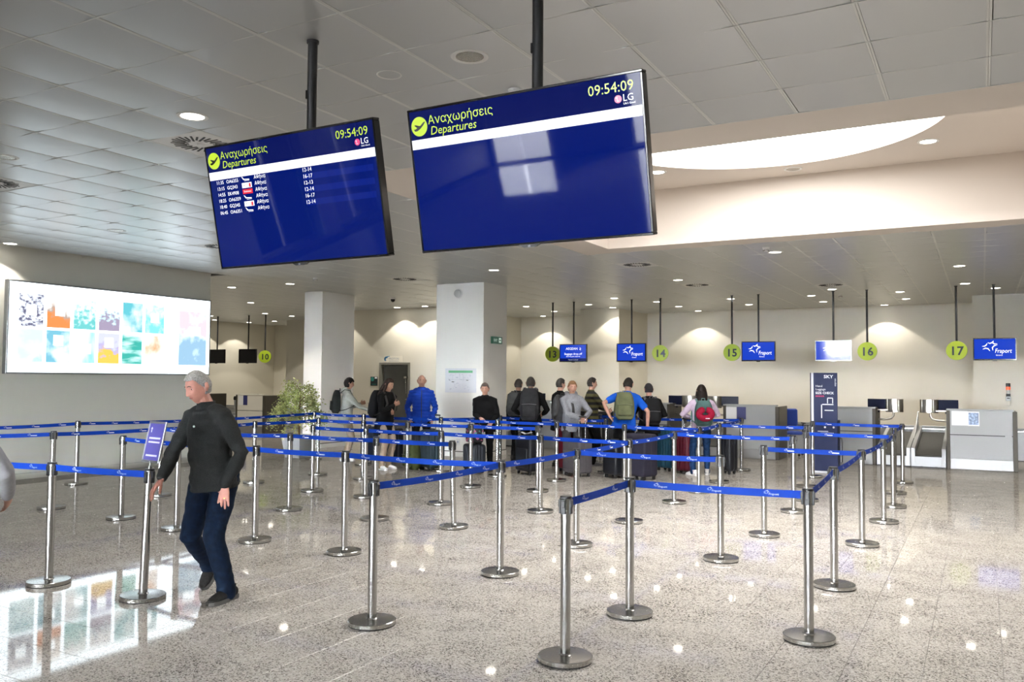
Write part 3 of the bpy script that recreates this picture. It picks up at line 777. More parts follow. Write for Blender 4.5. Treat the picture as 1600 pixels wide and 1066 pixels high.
PO = {
 1: (-12.03, 8.10, 'belt post closest to the left wall, below the middle of the light box'),
 2: (-10.10, 6.48, 'belt post at far left standing behind the leftmost front post'),
 3: (-6.49, 4.16, 'leftmost belt post of the front row, beside the grey sleeve at the edge'),
 4: (-8.72, 6.44, 'belt post at left between the leftmost front post and the one carrying the sign'),
 5: (-5.47, 4.24, 'belt post carrying the small purple sign, left of the walking man'),
 6: (-9.94, 7.93, 'belt post standing behind the small purple sign'),
 7: (-7.61, 6.30, 'belt post at the right elbow of the walking man, half hidden by him'),
 8: (-9.92, 9.64, 'belt post right of the walking man, directly behind a nearer post'),
 9: (-6.40, 6.25, 'nearest belt post right of the walking man'),
 10: (-7.54, 7.92, 'belt post in line with the plant pot, second right of the walking man'),
 11: (-8.48, 9.37, 'belt post in front of the narrow left column, first of its row'),
 12: (-9.85, 11.01, 'belt post close beside the right side of the plant'),
 13: (-11.78, 13.04, 'farthest belt post right next to the plant'),
 14: (-5.26, 6.26, 'belt post between the plant and the grey door, large and near'),
 15: (-8.82, 10.93, 'belt post in front of the suitcase of the person in the light hoodie'),
 150: (-10.25, 12.71, 'far belt post under the hand of the person in the light hoodie'),
 16: (-7.45, 9.29, 'belt post just left of the woman with beige trousers, middle distance'),
 17: (-6.19, 7.91, 'belt post straight behind the big front post at centre left'),
 18: (-3.60, 4.58, 'big belt post in the left centre foreground, start of the belt slanting right'),
 19: (-7.93, 10.92, 'belt post right beside the white trainers of the woman in black'),
 20: (-5.12, 7.93, 'leaning belt post in front of the dark teal suitcase by the poster column'),
 21: (-6.22, 9.31, 'belt post behind the leaning post, in front of the dark teal suitcase'),
 22: (-6.80, 10.99, 'belt post in front of the ridged suitcase under the floral bag'),
 23: (-8.40, 12.56, 'far belt post at the foot of the poster column'),
 24: (-3.58, 6.27, 'second post of the slanting belt, in the middle foreground'),
 25: (-7.15, 12.40, 'belt post right of the black-coated person, at the column corner'),
 250: (-7.88, 13.77, 'dark belt post right behind the column corner post'),
 26: (-5.71, 11.09, 'belt post in front of the black hiking backpack, farther of two'),
 27: (-4.80, 9.40, 'belt post in front of the black hiking backpack, nearer of two'),
 28: (-3.54, 7.72, 'third post of the slanting belt, in front of the grey suitcase'),
 29: (-2.165, 4.57, 'belt post nearest the camera, in the centre foreground'),
 30: (-6.04, 12.40, 'belt post between the black luggage and the grey upright suitcase'),
 31: (-4.84, 12.32, 'belt post in front of the green backpack'),
 32: (-3.63, 11.04, 'belt post left of the burgundy suitcase, near the teal case'),
 33: (-3.59, 9.28, 'belt post in front of the big dark suitcase the man leans on'),
 34: (-2.19, 5.675, 'second nearest belt post of the centre, joining two front belts'),
 35: (-3.66, 12.28, 'belt post in front of the woman with the red neck pillow'),
 36: (-5.79, 13.87, 'far belt post between the striped shirt and the blue shirt'),
 37: (-3.73, 13.62, 'far belt post at the left edge of counter 15'),
 38: (-2.12, 7.79, 'belt post in the middle foreground below sign 15, ending a belt from the left'),
 39: (-3.87, 15.64, 'farthest belt post, right before the front of counter 15'),
 40: (-2.05, 9.24, 'belt post in front of the right corner of counter 15'),
 41: (-2.09, 11.07, 'belt post right of counter 15, before the office chair'),
 42: (-2.135, 12.21, 'belt post left of the navy size-check stand, nearer of an overlapping pair'),
 420: (-2.40, 13.77, 'belt post left of the navy size-check stand, farther of an overlapping pair'),
 43: (-2.56, 15.25, 'belt post touching the left front edge of the navy size-check stand'),
 44: (-.99, 5.71, 'big belt post at right front, corner of the barrier'),
 45: (-1.06, 7.25, 'second post of the right hand row, behind the big right front post'),
 46: (-1.08, 9.225, 'third post of the right hand row'),
 47: (-1.03, 10.83, 'fourth post of the right hand row, before the conveyor'),
 48: (-1.045, 12.21, 'fifth post of the right hand row'),
 480: (-1.15, 13.69, 'sixth post of the right hand row, hidden behind the fifth'),
 49: (-1.155, 15.19, 'last and farthest post of the right hand row'),
 50: (-4.78, 15.13, 'far belt post behind the woman with the red neck pillow'),
 51: (-6.6, 15.5, 'far belt post behind the man in the striped shirt'),
 60: (-8.1, 4.10, 'belt post just outside the left picture edge, front row'),
 61: (-11.1, 5.2, 'belt post just outside the left picture edge, second row'),
 62: (-12.6, 5.9, 'belt post just outside the left picture edge, along the wall'),
}
BELTS = [(60, 3), (3, 5), (61, 2), (2, 6), (6, 8), (8, 12), (6, 10), (10, 17), (17, 20), (4, 7), (7, 9), (9, 14), (14, 24), (62, 1), (1, 13), (13, 150), (12, 15), (15, 19), (19, 22), (22, 26),
         (11, 16), (16, 21), (21, 27), (27, 33), (150, 23), (23, 25), (23, 250), (250, 36), (25, 30), (30, 31), (31, 35), (18, 24), (24, 28), (28, 33), (33, 32), (32, 35), (35, 37), (37, 39),
         (28, 38), (32, 41), (40, 46), (42, 48), (37, 420), (43, 49), (29, 34), (34, 44), (44, 45), (45, 46), (46, 47), (47, 48), (48, 480), (480, 49), (50, 39), (51, 50), (36, 51)]
POBJ = {}
for k, (x, y, lab) in PO.items():
    bl = [(PO[b] if a == k else PO[a]) for a, b in BELTS if k in (a, b)]
    rz = atan2(bl[0][1]-y, bl[0][0]-x) if bl else 0.
    POBJ[k] = post(x, y, rz, lab)
# two posts stand out of true, as in the photograph
def lean(k, dx, dy):
    o = POBJ[k]; M = Matrix.Rotation(atan2(sqrt(dx*dx+dy*dy), 1), 4, V((-dy, dx, 0))) if (dx or dy) else Matrix()
    q = (M.to_3x3() @ Matrix.Rotation(o.rotation_euler.z, 3, 'Z')).to_euler(); o.rotation_euler = q
lean(5, .026, .014); lean(20, -.024, -.013)
bpy.context.view_layer.update()
BZ = .916
def belt(a, b):
    A, B = POBJ[a], POBJ[b]; inv = A.matrix_world.inverted()
    p = A.matrix_world @ V((0, 0, BZ)); q = B.matrix_world @ V((0, 0, BZ)); d = (q-p); L = d.length; u = d/L; p = p+u*.040; q = q-u*.040; L -= .08
    near = ((p+q)/2-V((0, 0, 1.65))).length
    sag = .010*min(L, 2.6)**2*.9; n = 12; h = .0245
    side = V((-u.y, u.x, 0))*.0008
    tw = random.uniform(-.03, .03)
    mb = MB(); vs = []; fs = []
    for i in range(n+1):
        t = i/n; c = p.lerp(q, t)-V((0, 0, 4*sag*t*(1-t)*.55)); up_ = (V((0, 0, 1))+V((-u.y, u.x, 0))*tw*sin(pi*t)*2).normalized()*h
        vs += [inv @ (c-up_+side), inv @ (c+up_+side), inv @ (c+up_-side), inv @ (c-up_-side)]
    for i in range(n):
        for k in range(4): fs.append((4*i+k, 4*i+(k+1) % 4, 4*i+4+(k+1) % 4, 4*i+4+k))
    fs += [(0, 3, 2, 1), (4*n, 4*n+1, 4*n+2, 4*n+3)]
    mb.put(vs, fs); o = mb.build('belt', BELT, A)
    # printed marks repeat along both faces
    pm = MB(); m_ = max(1, int(L/.36)); s = .036
    for k in range(m_):
        t = (k+.5)/m_; c = p.lerp(q, t)-V((0, 0, 4*sag*t*(1-t)*.55))
        for sg in (1, -1):
            X = u*sg; Nn = V((X.y, -X.x, 0)); 
            M4 = Matrix((X, -Nn, V((0, 0, 1)))).transposed().to_4x4(); M4.translation = c+Nn*.0022+V((0, 0, tw*0))
            pm.T = inv @ M4
            star_logo(pm, s, -.035, .004, 0)
            if near < 8.5: letter(pm, 'Fraport', .021, -.020, -.012, 0, res=1, shear=.2)
            else: pm.put([(-.018, 0, -.010), (.052, 0, -.010), (.052, 0, .001), (-.018, 0, .001)], [(0, 1, 2, 3)])
    pm.T = None
    pm.build('print', PRINT, o)['kind'] = 'stuff'
for a, b in BELTS: belt(a, b)

# small framed notice clipped on top of the sign post
NOTICE = mat('notice_purple', (.085, .075, .33), .35)
o5 = POBJ[5]; top = o5.matrix_world @ V((0, 0, PH))
t = thing('post_sign', 'small purple notice in a silver frame standing on a barrier post', 'sign', top)
t.rotation_euler = (0, 0, -.15)
def tiltm(mb): mb.T = Matrix.Translation((0, 0, .045)) @ Matrix.Rotation(-.20, 4, 'X')
MB().lathe([(0, 0), (.016, 0), (.013, .018), (.007, .022), (.007, .055), (0, .055)], n=14).build('stem', STEEL, t, smooth=35)
W_, H_ = .235, .31
mb = MB(); tiltm(mb)
for a, d in (((0, 0, .009), (W_, .014, .018)), ((0, 0, H_-.009), (W_, .014, .018)), ((-W_/2+.008, 0, H_/2), (.016, .014, H_-.036)), ((W_/2-.008, 0, H_/2), (.016, .014, H_-.036))): mb.box(a, d, .003)
mb.build('frame', ALU, t)
mb = MB(); tiltm(mb); mb.box((0, 0, H_/2), (W_-.02, .006, H_-.02)); mb.build('sheet', NOTICE, t)
mb = MB(); tiltm(mb)
mb.put([(-.065+p, -.0036, .245+q) for p, q in ((0, .022), (-.014, .006), (-.005, .006), (-.005, -.020), (.005, -.020), (.005, .006), (.014, .006))], [(0, 1, 2, 5, 6), (2, 3, 4, 5)])
for z_, k_, h_ in ((.182, 9, .014), (.152, 10, .012), (.052, 9, .014)):     # lines too small to read
    for i_ in range(k_): mb.box((-.078+.156*(i_+.5)/k_, -.0037, z_), (.156/k_*.72, .0006, h_))
mb.build('lettering', PRINT, t)

# ------------------------------------------------------------------ check-in counters
PAPER = mat('white_paper', (.80, .81, .83), .6); NAVYP = mat('navy_print', (.03, .035, .16), .5)
BELTM = mat('conveyor_rubber', (.018, .018, .017), .55, nz=(30, .3))
ALU_L = mat('light_aluminium', (.40, .41, .42), .45, .35); SHROUD = mat('shroud_steel', (.36, .34, .30), .3, 1.); KICK = mat('kick_steel', (.33, .33, .33), .40, .45); EDGE = mat('edge_bronze', (.075, .068, .055), .5, .2, spec=.3)
MON = mat('monitor_navy', (.005, .008, .03), .4, spec=.2)
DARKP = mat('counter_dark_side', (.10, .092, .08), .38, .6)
CY = 18.1
def counter(num, x0, s, label, papers=None, drum=True):
    """x0: edge beside the conveyor, s: +1 when the counter lies to the right of it"""
    t = thing('check_in_counter', label, 'check-in counter', (x0, CY, 0), 0, 'check-in counters')
    X = lambda u: s*u
    PANEL = mat('laminate_lit', (.74, .72, .655), .45) if num in ('9', '10') else MATS['silver_laminate']  # recess laminate paled to stand for the creamy light on it
    W, D, H = 1.16, .85, 1.12
    def bx(name, u0, u1, y0, y1, z0, z1, M, b=.004, R=None):
        return MB().box((X((u0+u1)/2), (y0+y1)/2, (z0+z1)/2), (u1-u0, y1-y0, z1-z0), b).build(name, M, t)
    bx('edge_frame', 0, .06, -.01, D, 0, H, EDGE); bx('edge_frame', W-.075, W, -.01, .05, 0, H-.02, EDGE)
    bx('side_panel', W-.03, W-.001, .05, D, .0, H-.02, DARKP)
    bx('front_panel', .06, W-.075, 0, .03, .655, H-.015, PANEL); bx('front_panel', .06, W-.075, 0, .03, .205, .64, PANEL)
    bx('shadow_gap', .06, W-.075, .012, .03, .638, .657, BLACK, 0)
    bx('kick_plate', .06, W-.075, -.004, .03, .004, .203, KICK)
    bx('top_ledge', .0, W-.06, -.015, .22, H-.015, H+.012, PANEL); bx('desk_top', .06, W-.03, .22, D, .74, .775, PANEL)
    bx('panel_latch', W-.20, W-.09, -.012, .0, .635, .66, ALU_L, .003)
    if papers:
        for nm, u0, u1, z0, z1, M in papers: MB().box((u0, -.002, z0), (u1, .002, z1)).build(nm, M, t)
    if drum:
        c = V((X(-.31), .42, 1.165))
        pr = []
        mb = MB(); n = 16
        for k in range(n+1):
            a = pi*(.06+.88*k/n)
            pr.append((c.x-.165*cos(a), c.y-.10*sin(a)))
        vs = [(a, b, c.z-.13) for a, b in pr]+[(a, b, c.z+.13) for a, b in pr]; o_ = n+1
        mb.put(vs+[(c.x, c.y+.03, c.z-.13), (c.x, c.y+.03, c.z+.13)], [(k, k+1, k+1+o_, k+o_) for k in range(n)]+[(2*o_+1, k+o_, k+1+o_) for k in range(n)]+[(2*o_, k+1, k) for k in range(n)]+[(0, o_, 2*o_+1, 2*o_), (n, 2*o_, 2*o_+1, n+o_)])
        for k in (3, 7, 11): mb.tube([(pr[k][0], pr[k][1]-.003, c.z-.125), (pr[k][0], pr[k][1]-.003, c.z+.125)], .006, 6)
        mb.build('monitor_shroud', SHROUD, t, smooth=40)
        MB().tube([(c.x+X(.02), c.y, c.z-.12), (c.x+X(.02), c.y, c.z-.20), (c.x+X(.06), c.y, c.z-.255), (c.x+X(.14), c.y, c.z-.275), (X(.03), c.y, c.z-.285)], .021, 10, (0, 1, 0)).build('support_arm', SHROUD, t, smooth=60)
        MB().box((X(-.06), .40, 1.075), (.30, .10, .03), .004).build('shelf_bracket', STEEL_D, t)
        mb = MB(); mb.T = Matrix.Translation((X(.0), .47, 1.19)) @ Matrix.Rotation(.0, 4, 'Y') @ Matrix.Rotation(s*.25, 4, 'Z'); mb.box((0, 0, 0), (.40, .035, .20), .006); mb.box((0, .01, -.12), (.06, .03, .10)); mb.build('monitor', MON, t)
    return t
notice = lambda u, z, dark: [('notice', u, .23, z, .30, PAPER)] + ([('poster', u+.27*1.0, .20, z, .27, NAVYP)] if dark else [])
blue_star = mat('poster_blue', (.30, .40, .72), .5, nz=(26, .75))
c17 = counter('17', -.61, 1, 'silver check-in counter under sign 17 with a white and a blue notice', [('notice', .225, .27, .96, .27, PAPER), ('poster', .455, .19, .955, .27, PAPER), ('poster_print', .455, .165, .955, .225, blue_star)])
for o in c17.children:
    if o.name.startswith('poster_print'): o.location.y -= .0022
counter('16', -1.85, -1, 'silver check-in counter under sign 16, half hidden by the navy size-check stand', [('notice', -.98, .14, .92, .26, blue_star)])
counter('15', -4.86, 1, 'silver check-in counter under sign 15 with a white and a navy notice', [('notice', .17, .22, .95, .25, PAPER), ('poster', .385, .19, .95, .26, NAVYP)])
counter('14', -6.05, -1, 'silver check-in counter under sign 14, behind the people with backpacks')
counter('13', -9.58, 1, 'silver check-in counter under sign 13, mostly hidden by the queue')
counter('10', -19.42, 1, 'pale check-in counter in the left recess with a small navy notice', [('notice', .20, .20, .95, .28, PAPER), ('poster', .385, .17, .95, .28, NAVYP)], drum=False)
counter('9', -20.75, -1, 'pale check-in counter in the left recess behind the walking man', None, drum=False)
def conveyor(x0, x1, label):
    t = thing('baggage_conveyor', label, 'baggage conveyor', ((x0+x1)/2, CY, 0), 0, 'baggage conveyors')
    w = x1-x0; L = 2.3; z0, z1 = .235, .56
    for s in (-1, 1):
        mb = MB(); u = s*(w/2-.035)
        vs = [(u+a*.034, y, z) for a in (-1, 1) for y, z in ((-.02, .02), (L, .02), (L, z1+.13), (-.02, z0+.13))]
        mb.put(vs, [(0, 3, 2, 1), (4, 5, 6, 7), (0, 1, 5, 4), (1, 2, 6, 5), (2, 3, 7, 6), (3, 0, 4, 7)]); mb.build('side_rail', ALU_L, t)
    hw = w/2-.07
    mb = MB(); vs = [(a*hw, y, z) for y, z in ((.03, z0-.02), (.0, z0-.05), (.0, z0-.01), (.06, z0+.01), (L-.1, z1), (L-.02, z1-.03), (L-.02, z1-.1)) for a in (-1, 1)]
    fs = [(2*k, 2*k+1, 2*k+3, 2*k+2) for k in range(6)]+[(12, 13, 1, 0), (0, 2, 4, 6, 8, 10, 12), (1, 13, 11, 9, 7, 5, 3)]
    mb.put(vs, fs); mb.build('belt', BELTM, t)
    MB().box((0, -.012, .115), (w-.14, .024, .185), .003).build('front_apron', ALU_L, t)
    MB().box((0, .0, .012), (w-.02, .05, .022)).build('toe_gap', BLACK, t)
    mb = MB()
    for k in (-.25, .28): mb.box((k*w*.8, -.022, .014), (.05, .03, .026), .006)
    mb.build('foot', BLACK, t)
    return t
conveyor(-1.835, -1.235, 'grey baggage conveyor left of the thin divider, half hidden by barrier posts')
conveyor(-1.225, -.625, 'grey baggage conveyor right of the thin divider, black belt fully visible')
conveyor(-6.035, -5.46, 'grey baggage conveyor hidden behind the black backpack and teal suitcase')
conveyor(-5.45, -4.875, 'grey baggage conveyor behind the woman with the red neck pillow')
conveyor(-10.2, -9.6, 'grey baggage conveyor behind the column corner at the left of the queue')
conveyor(-20.7, -20.1, 'black-belted baggage conveyor beside the hidden recess counter')
conveyor(-20.08, -19.45, 'black-belted baggage conveyor beside the recess counter with the notice')
t = thing('dark_filler', 'low black cabinet between counters, behind the striped jumper and blue T-shirt', 'filler', (-7.85, 18.5, 0))  # black box put in to fill the dark space between the counters
MB().box((0, 0, .45), (.96, .5, .84), .006).build('body', BLACK, t); MB().box((0, 0, .88), (1.0, .54, .03), .006).build('top', BLACK, t); MB().box((0, -.255, .45), (.46, .012, .76), .003).build('door', BLACKG, t); MB().box((.18, -.268, .60), (.02, .02, .12), .004).build('handle', STEEL_D, t)
t = thing('divider_panel', 'thin upright glass divider between the two conveyors of counters 16 and 17', 'divider', (-1.23, 19.0, 0))
mb = MB(); vs = [(a*.008, y, z) for a in (-1, 1) for y, z in ((0, .40), (1.3, .55), (1.3, 1.0), (.5, .62), (0, .50))]
mb.put(vs, [(0, 4, 3, 2, 1), (5, 6, 7, 8, 9), (0, 1, 6, 5), (1, 2, 7, 6), (2, 3, 8, 7), (3, 4, 9, 8), (4, 0, 5, 9)]); mb.build('panel', ALU_L, t)
MB().box((0, 1.3, .5), (.03, .03, 1.0), .004).build('post', STEEL, t)
for a, b, lab in ((-11.6, 1.6, 'long low silver collecting conveyor running behind counters 13 to 17'), (-24.3, -17.5, 'low collecting conveyor behind the recess counters')):
    t = thing('collecting_conveyor', lab, 'baggage conveyor', ((a+b)/2, 20.95, 0)); w = b-a
    MB().box((0, -.33, .31), (w, .03, .60), .004).build('front_skirt', ALU_L, t); MB().box((0, .33, .33), (w, .03, .64), .004).build('back_skirt', ALU_L, t)
    MB().box((0, 0, .50), (w, .62, .04), .004).build('belt', BELTM, t); MB().box((0, -.335, .615), (w, .05, .03), .006).build('top_rail', STEEL, t)
    MB().box((0, 0, .03), (w-.2, .5, .06)).build('plinth', BLACK, t)
t = thing('barcode_scanners', 'pair of small black scanners on stands behind the recess counter', 'scanner', (-19.9, 18.75, 0))
for x_ in (-.25, .0):
    MB().cyl((x_, 0, .66), (x_, 0, .93), .035, 10).build('stand', ALU_L, t, smooth=40); MB().lathe([(0, 0), (.05, .0), (.055, .06), (.04, .11), (0, .12)], (x_, 0, .93), 14).build('scanner_head', BLACK, t, smooth=50)
# office chair behind counter 15
BLUEF = mat('blue_fabric', (.012, .05, .33), .7)
t = thing('office_chair', 'office chair with a blue backrest, half hidden behind counter 15', 'chair', (-3.72, 19.36, 0), .4)
for k in range(5):
    a = k*2*pi/5+.2; e = (.27*cos(a), .27*sin(a), .07)
    mb = MB(); mb.tube([(0, 0, .11), (.14*cos(a), .14*sin(a), .10), e], [.022, .02, .015], 8); mb.build('base_leg', CHROME, t, smooth=60)
    MB().lathe([(0, -.012), (.03, -.012), (.03, .012), (0, .012)], (e[0], e[1], .031), 12, Matrix.Rotation(pi/2, 3, 'X')).build('caster', BLACK, t, smooth=40)
MB().cyl((0, 0, .10), (0, 0, .46), .028, 12).build('gas_lift', CHROME, t, smooth=40)
MB().box((0, 0, .50), (.46, .44, .07), .03).build('seat', BLUEF, t)
mb = MB(); mb.T = Matrix.Translation((0, .22, .80)) @ Matrix.Rotation(-.12, 4, 'X'); mb.box((0, 0, .03), (.42, .06, .38), .028); mb.build('backrest', BLUEF, t)
mb = MB(); mb.tube([(0, .17, .47), (0, .25, .52), (0, .25, .70)], .018, 8); mb.build('back_stem', BLACK, t, smooth=60)
for s in (-1, 1):
    mb = MB(); mb.tube([(s*.22, .05, .50), (s*.28, .05, .52), (s*.285, .05, .70)], .014, 8); mb.box((s*.285, .02, .715), (.06, .24, .03), .012); mb.build('armrest', BLACK, t)

# ------------------------------------------------------------------ luggage size-check stand
NAVY = mat('navy_panel', (.007, .013, .062), .5, spec=.2); PINK = mat('pink_print', (.55, .02, .12), .5); PWHITE = mat('panel_white', (.68, .70, .78), .45)
t = thing('luggage_sizer', 'tall navy hand luggage size-check stand in front of counter 16', 'luggage sizer', (-2.485, 16.0, 0), .03)
Wz, Hz = .46, 1.79
MB().box((0, .18, .02), (Wz+.02, .40, .04), .006).build('base', PWHITE, t)
MB().box((.022, 0, .04+(Hz-.04)/2), (Wz-.05, .03, Hz-.04), .003).build('front_board', NAVY, t)
MB().box((-Wz/2+.035, -.003, .62+(Hz-.62)/2+.15), (.042, .030, Hz-.92), .002).build('white_strip', PWHITE, t)
MB().box((-Wz/2+.004, .02, .04+(Hz-.04)/2), (.014, .07, Hz-.04), .003).build('side_post', NAVY, t)
MB().box((Wz/2-.006, .17, .04+.45), (.012, .30, .90), .003).build('side_wall', NAVY, t)
MB().box((.0, .34, .04+.45), (Wz, .02, .90), .003).build('rear_board', NAVY, t)
MB().tube([(Wz/2, .10, .64), (Wz/2+.05, .10, .62), (Wz/2+.055, .10, .55), (Wz/2+.055, .10, .20), (Wz/2, .10, .17)], .012, 8, (0, 1, 0)).build('handle', BLACK, t, smooth=60)
mb = MB(); fy = -.0162
letter(mb, 'SKY', .080, .0, 1.695, fy, bold=.002, sx=1.15); mb.T = Matrix.Translation((.205, fy, 1.55)) @ Matrix.Rotation(-pi/2, 4, 'Y'); letter(mb, 'express', .045, 0, 0, 0); mb.T = None
letter(mb, 'Hand', .054, -.140, 1.535, fy); letter(mb, 'Luggage', .054, -.140, 1.478, fy); letter(mb, 'SIZE CHECK', .057, -.142, 1.410, fy, bold=.0015)
mb.build('panel_print', PRINT, t)['kind'] = 'stuff'
mb = MB()
for a, b, c, d in ((-.04, 1.10, .018, .24), (.065, 1.225, .19, .018), (.105, 1.34, .09, .016), (.062, 1.29, .014, .09), (.148, 1.29, .014, .09), (.085, 1.12, .15, .016)): mb.box((a, fy, b), (c, .0012, d))
mb.build('suitcase_outline', PRINT, t)['kind'] = 'stuff'
mb = MB()
for a, b in ((.015, .82), (.16, .82)): mb.prism(disc_poly(.018, 14, a, b), .001, Matrix.Translation((0, fy, 0)))
for k in range(9): mb.box((-.10+.02*k, fy, .745), (.015, .001, .012)); mb.box((-.05+.025*k, fy, .715), (.019, .001, .012))
mb.build('small_print', PRINT, t)['kind'] = 'stuff'
mb = MB()
for k in range(5): mb.box((-.128+.030*k, fy, 1.372), (.022, .001, .026))
mb.build('pink_line', PINK, t)

# ------------------------------------------------------------------ service room door and wall fittings
DOORM = mat('door_grey', (.075, .075, .068), .5, nz=(2, .12)); DFR = mat('door_frame_grey', (.20, .195, .17), .45)
dx = (DX0+DX1)/2
mb = MB(); fw_ = .065
for a, d in (((DX0+fw_/2-.02, 20.0, 1.045), (fw_, .16, 2.09)), ((DX1-fw_/2+.02, 20.0, 1.045), (fw_, .16, 2.09)), ((dx, 20.0, 2.07-fw_/2+.02), (DX1-DX0+.04-2*fw_, .16, fw_))): mb.box(a, d, .006)
door = struct(mb.build('door_1', DFR))
MB().box((dx, 20.10, 1.0), (DX1-DX0-2*fw_+.04, .045, 2.02), .003).build('leaf', DOORM, door)
mb = MB(); mb.box((DX1-.18, 20.02, 1.66), (.10, .08, .07), .01); mb.tube([(DX1-.18, 20.03, 1.64), (DX1-.17, 20.0, 1.58), (DX1-.17, 20.03, 1.2)], .012, 8); mb.build('door_closer', STEEL, door)
MB().box((DX1-.16, 20.06, 1.02), (.13, .03, .025), .008).build('handle', STEEL, door)
SIGN_T = mat('teal_print', (.03, .28, .24), .5); SIGN_D = mat('sign_black', (.012, .022, .025), .45)
t = thing('door_notice', 'small dark notice with a teal circle left of the grey door', 'sign', (-15.725, 19.95, 1.54))
MB().box((0, -.006, 0), (.26, .012, .27), .003).build('board', SIGN_D, t); MB().prism(disc_poly(.062, 24, -.055, .06), .001, Matrix.Translation((0, -.012, 0))).build('teal_circle', SIGN_T, t)
MB().box((.075, -.0125, .10), (.085, .001, .045)).build('white_patch', PAPER, t); MB().box((0, -.0125, -.09), (.17, .001, .012)).build('text_line', SIGN_T, t)
LB = mat('logo_blue', (.06, .25, .50), .5); LG_ = mat('logo_grey', (.30, .34, .42), .5)
t = thing('door_plate', 'white plate with a blue comet logo above the grey door', 'sign', (-15.02, 19.95, 2.19))
MB().box((0, -.004, 0), (.68, .008, .19), .002).build('plate', mat('plate_cream', (.82, .79, .70), .5), t)
mb = MB()
for k in range(4): 
    pl = swoosh([(-.26+.07*cos(a)-.0+.012*k, .0+(.075-.012*k)*sin(a)) for a in [pi*(.35+.13*i) for i in range(9)]], .012); n_ = len(pl)//2
    mb.put([(a, -.0088, b) for a, b in pl], [(i+1, i, 2*n_-1-i, 2*n_-2-i) for i in range(n_-1)])
pl = swoosh([(-.28, .05), (-.22, .075), (-.13, .085)], .016); mb.put([(a, -.0088, b) for a, b in pl], [(1, 0, 5, 4), (2, 1, 4, 3)])
mb.build('comet', LB, t)
mb = MB(); letter(mb, 'PROTON', .085, -.17, -.02, -.0088, sx=1.05)
for k in range(12): mb.box((-.155+.03*k, -.0085, -.055), (.022, .001, .014))
mb.build('plate_lettering', LG_, t)
GREENP = mat('green_print', (.16, .55, .28), .5); GREYP = mat('grey_print', (.42, .46, .58), .6)
t = thing('floor_plan_poster', 'white evacuation plan poster with a green header on the wide column', 'poster', (-9.61, 15.1, 1.60))
MB().box((0, -.006, 0), (.77, .012, .51), .002).build('board', mat('poster_white', (.76, .78, .84), .4), t)
MB().box((0, -.0125, .185), (.60, .001, .048)).build('green_header', GREENP, t)
mb = MB(); rr = random.Random(4)
mb.box((.0, -.0124, .02), (.50, .0008, .004)); mb.box((-.02, -.0124, .08), (.004, .0008, .13)); mb.box((.07, -.0124, .06), (.004, .0008, .14)); mb.box((-.20, -.0124, .06), (.004, .0008, .12))
for k in range(46): mb.box((rr.uniform(-.31, .31), -.0124, rr.uniform(-.2, .13)), (rr.uniform(.006, .06), .0008, rr.choice((.003, .005, .008))))
mb.build('plan_lines', GREYP, t)
mb = MB(); mb.box((-.19, -.0126, -.03), (.06, .001, .014)); mb.box((.17, -.0126, .005), (.05, .001, .010)); mb.box((-.28, -.0126, .01), (.012, .001, .02)); mb.build('dark_marks', INK, t)
t = thing('exit_sign', 'small dark green emergency exit sign on the side of the wide column', 'sign', (-9.06, 15.59, 2.46), pi/2)
EX = mat('exit_green', (.012, .05, .035), .4, emit=(.02, .08, .05), es=.4)
MB().box((0, -.03, 0), (.40, .06, .15), .006).build('box', EX, t)
mb = MB(); letter(mb, 'EXIT', .075, -.01, -.028, -.0605, 'RIGHT'); mb.box((.10, -.0605, 0), (.10, .001, .10)); mb.build('pictogram', mat('exit_white', (.5, .6, .55), .4, emit=(.5, .62, .55), es=.5), t)
mb = MB(); mb.put([(.10+p, -.0612, q) for p, q in ((-.03, .012), (.0, .012), (.0, .03), (.034, 0), (.0, -.03), (.0, -.012), (-.03, -.012))], [(0, 6, 5, 1), (2, 1, 5, 4), (4, 3, 2)]); mb.build('arrow', EX, t)
t = thing('call_point_dome', 'clear beacon dome fixed near the top of the wide column', 'beacon', (-9.68, 15.1, 3.44))
MB().lathe([(0, 0), (.10, 0), (.105, .02), (.09, .03), (0, .03)], (0, 0, 0), 20, Matrix.Rotation(pi/2, 3, 'X')).build('back_plate', WHITE, t, smooth=40)
MB().lathe([(.085, .03), (.08, .06), (.05, .085), (0, .092)], (0, 0, 0), 20, Matrix.Rotation(pi/2, 3, 'X')).build('dome', mat('frosted_grey', (.62, .63, .63), .2), t, smooth=60)
t = thing('wall_socket', 'white double socket low on the wide column', 'socket', (-9.66, 15.1, .31))
MB().box((0, -.006, 0), (.085, .012, .12), .004).build('plate', WHITE, t); MB().lathe([(0, -.002), (.02, -.002), (.024, .003), (0, .003)], (0, -.014, 0), 14, Matrix.Rotation(pi/2, 3, 'X')).build('socket_hole', GREYP, t)
t = thing('signal_beacon', 'black stack beacon with an orange lens on the right pilaster', 'beacon', (.51, 22.42, 1.40))
for nm, z0, z1, r, M in (('cap', .14, .22, .045, BLACK), ('orange_lens', .07, .14, .045, mat('orange_lens', (.6, .06, .01), .3, emit=(.8, .10, .02), es=.6)), ('clear_lens', -.02, .07, .034, mat('clear_lens', (.6, .6, .58), .2)), ('collar', -.08, -.02, .045, BLACK)):
    MB().cyl((0, -.06, z0), (0, -.06, z1), r, 16).build(nm, M, t, smooth=40)
MB().box((0, -.04, -.13), (.10, .08, .10), .008).build('base_box', ALU_L, t); MB().box((0, -.0805, -.12), (.06, .002, .03)).build('base_label', BLACK, t); MB().box((0, -.03, -.23), (.08, .05, .10), .006).build('bracket', WALL, t)

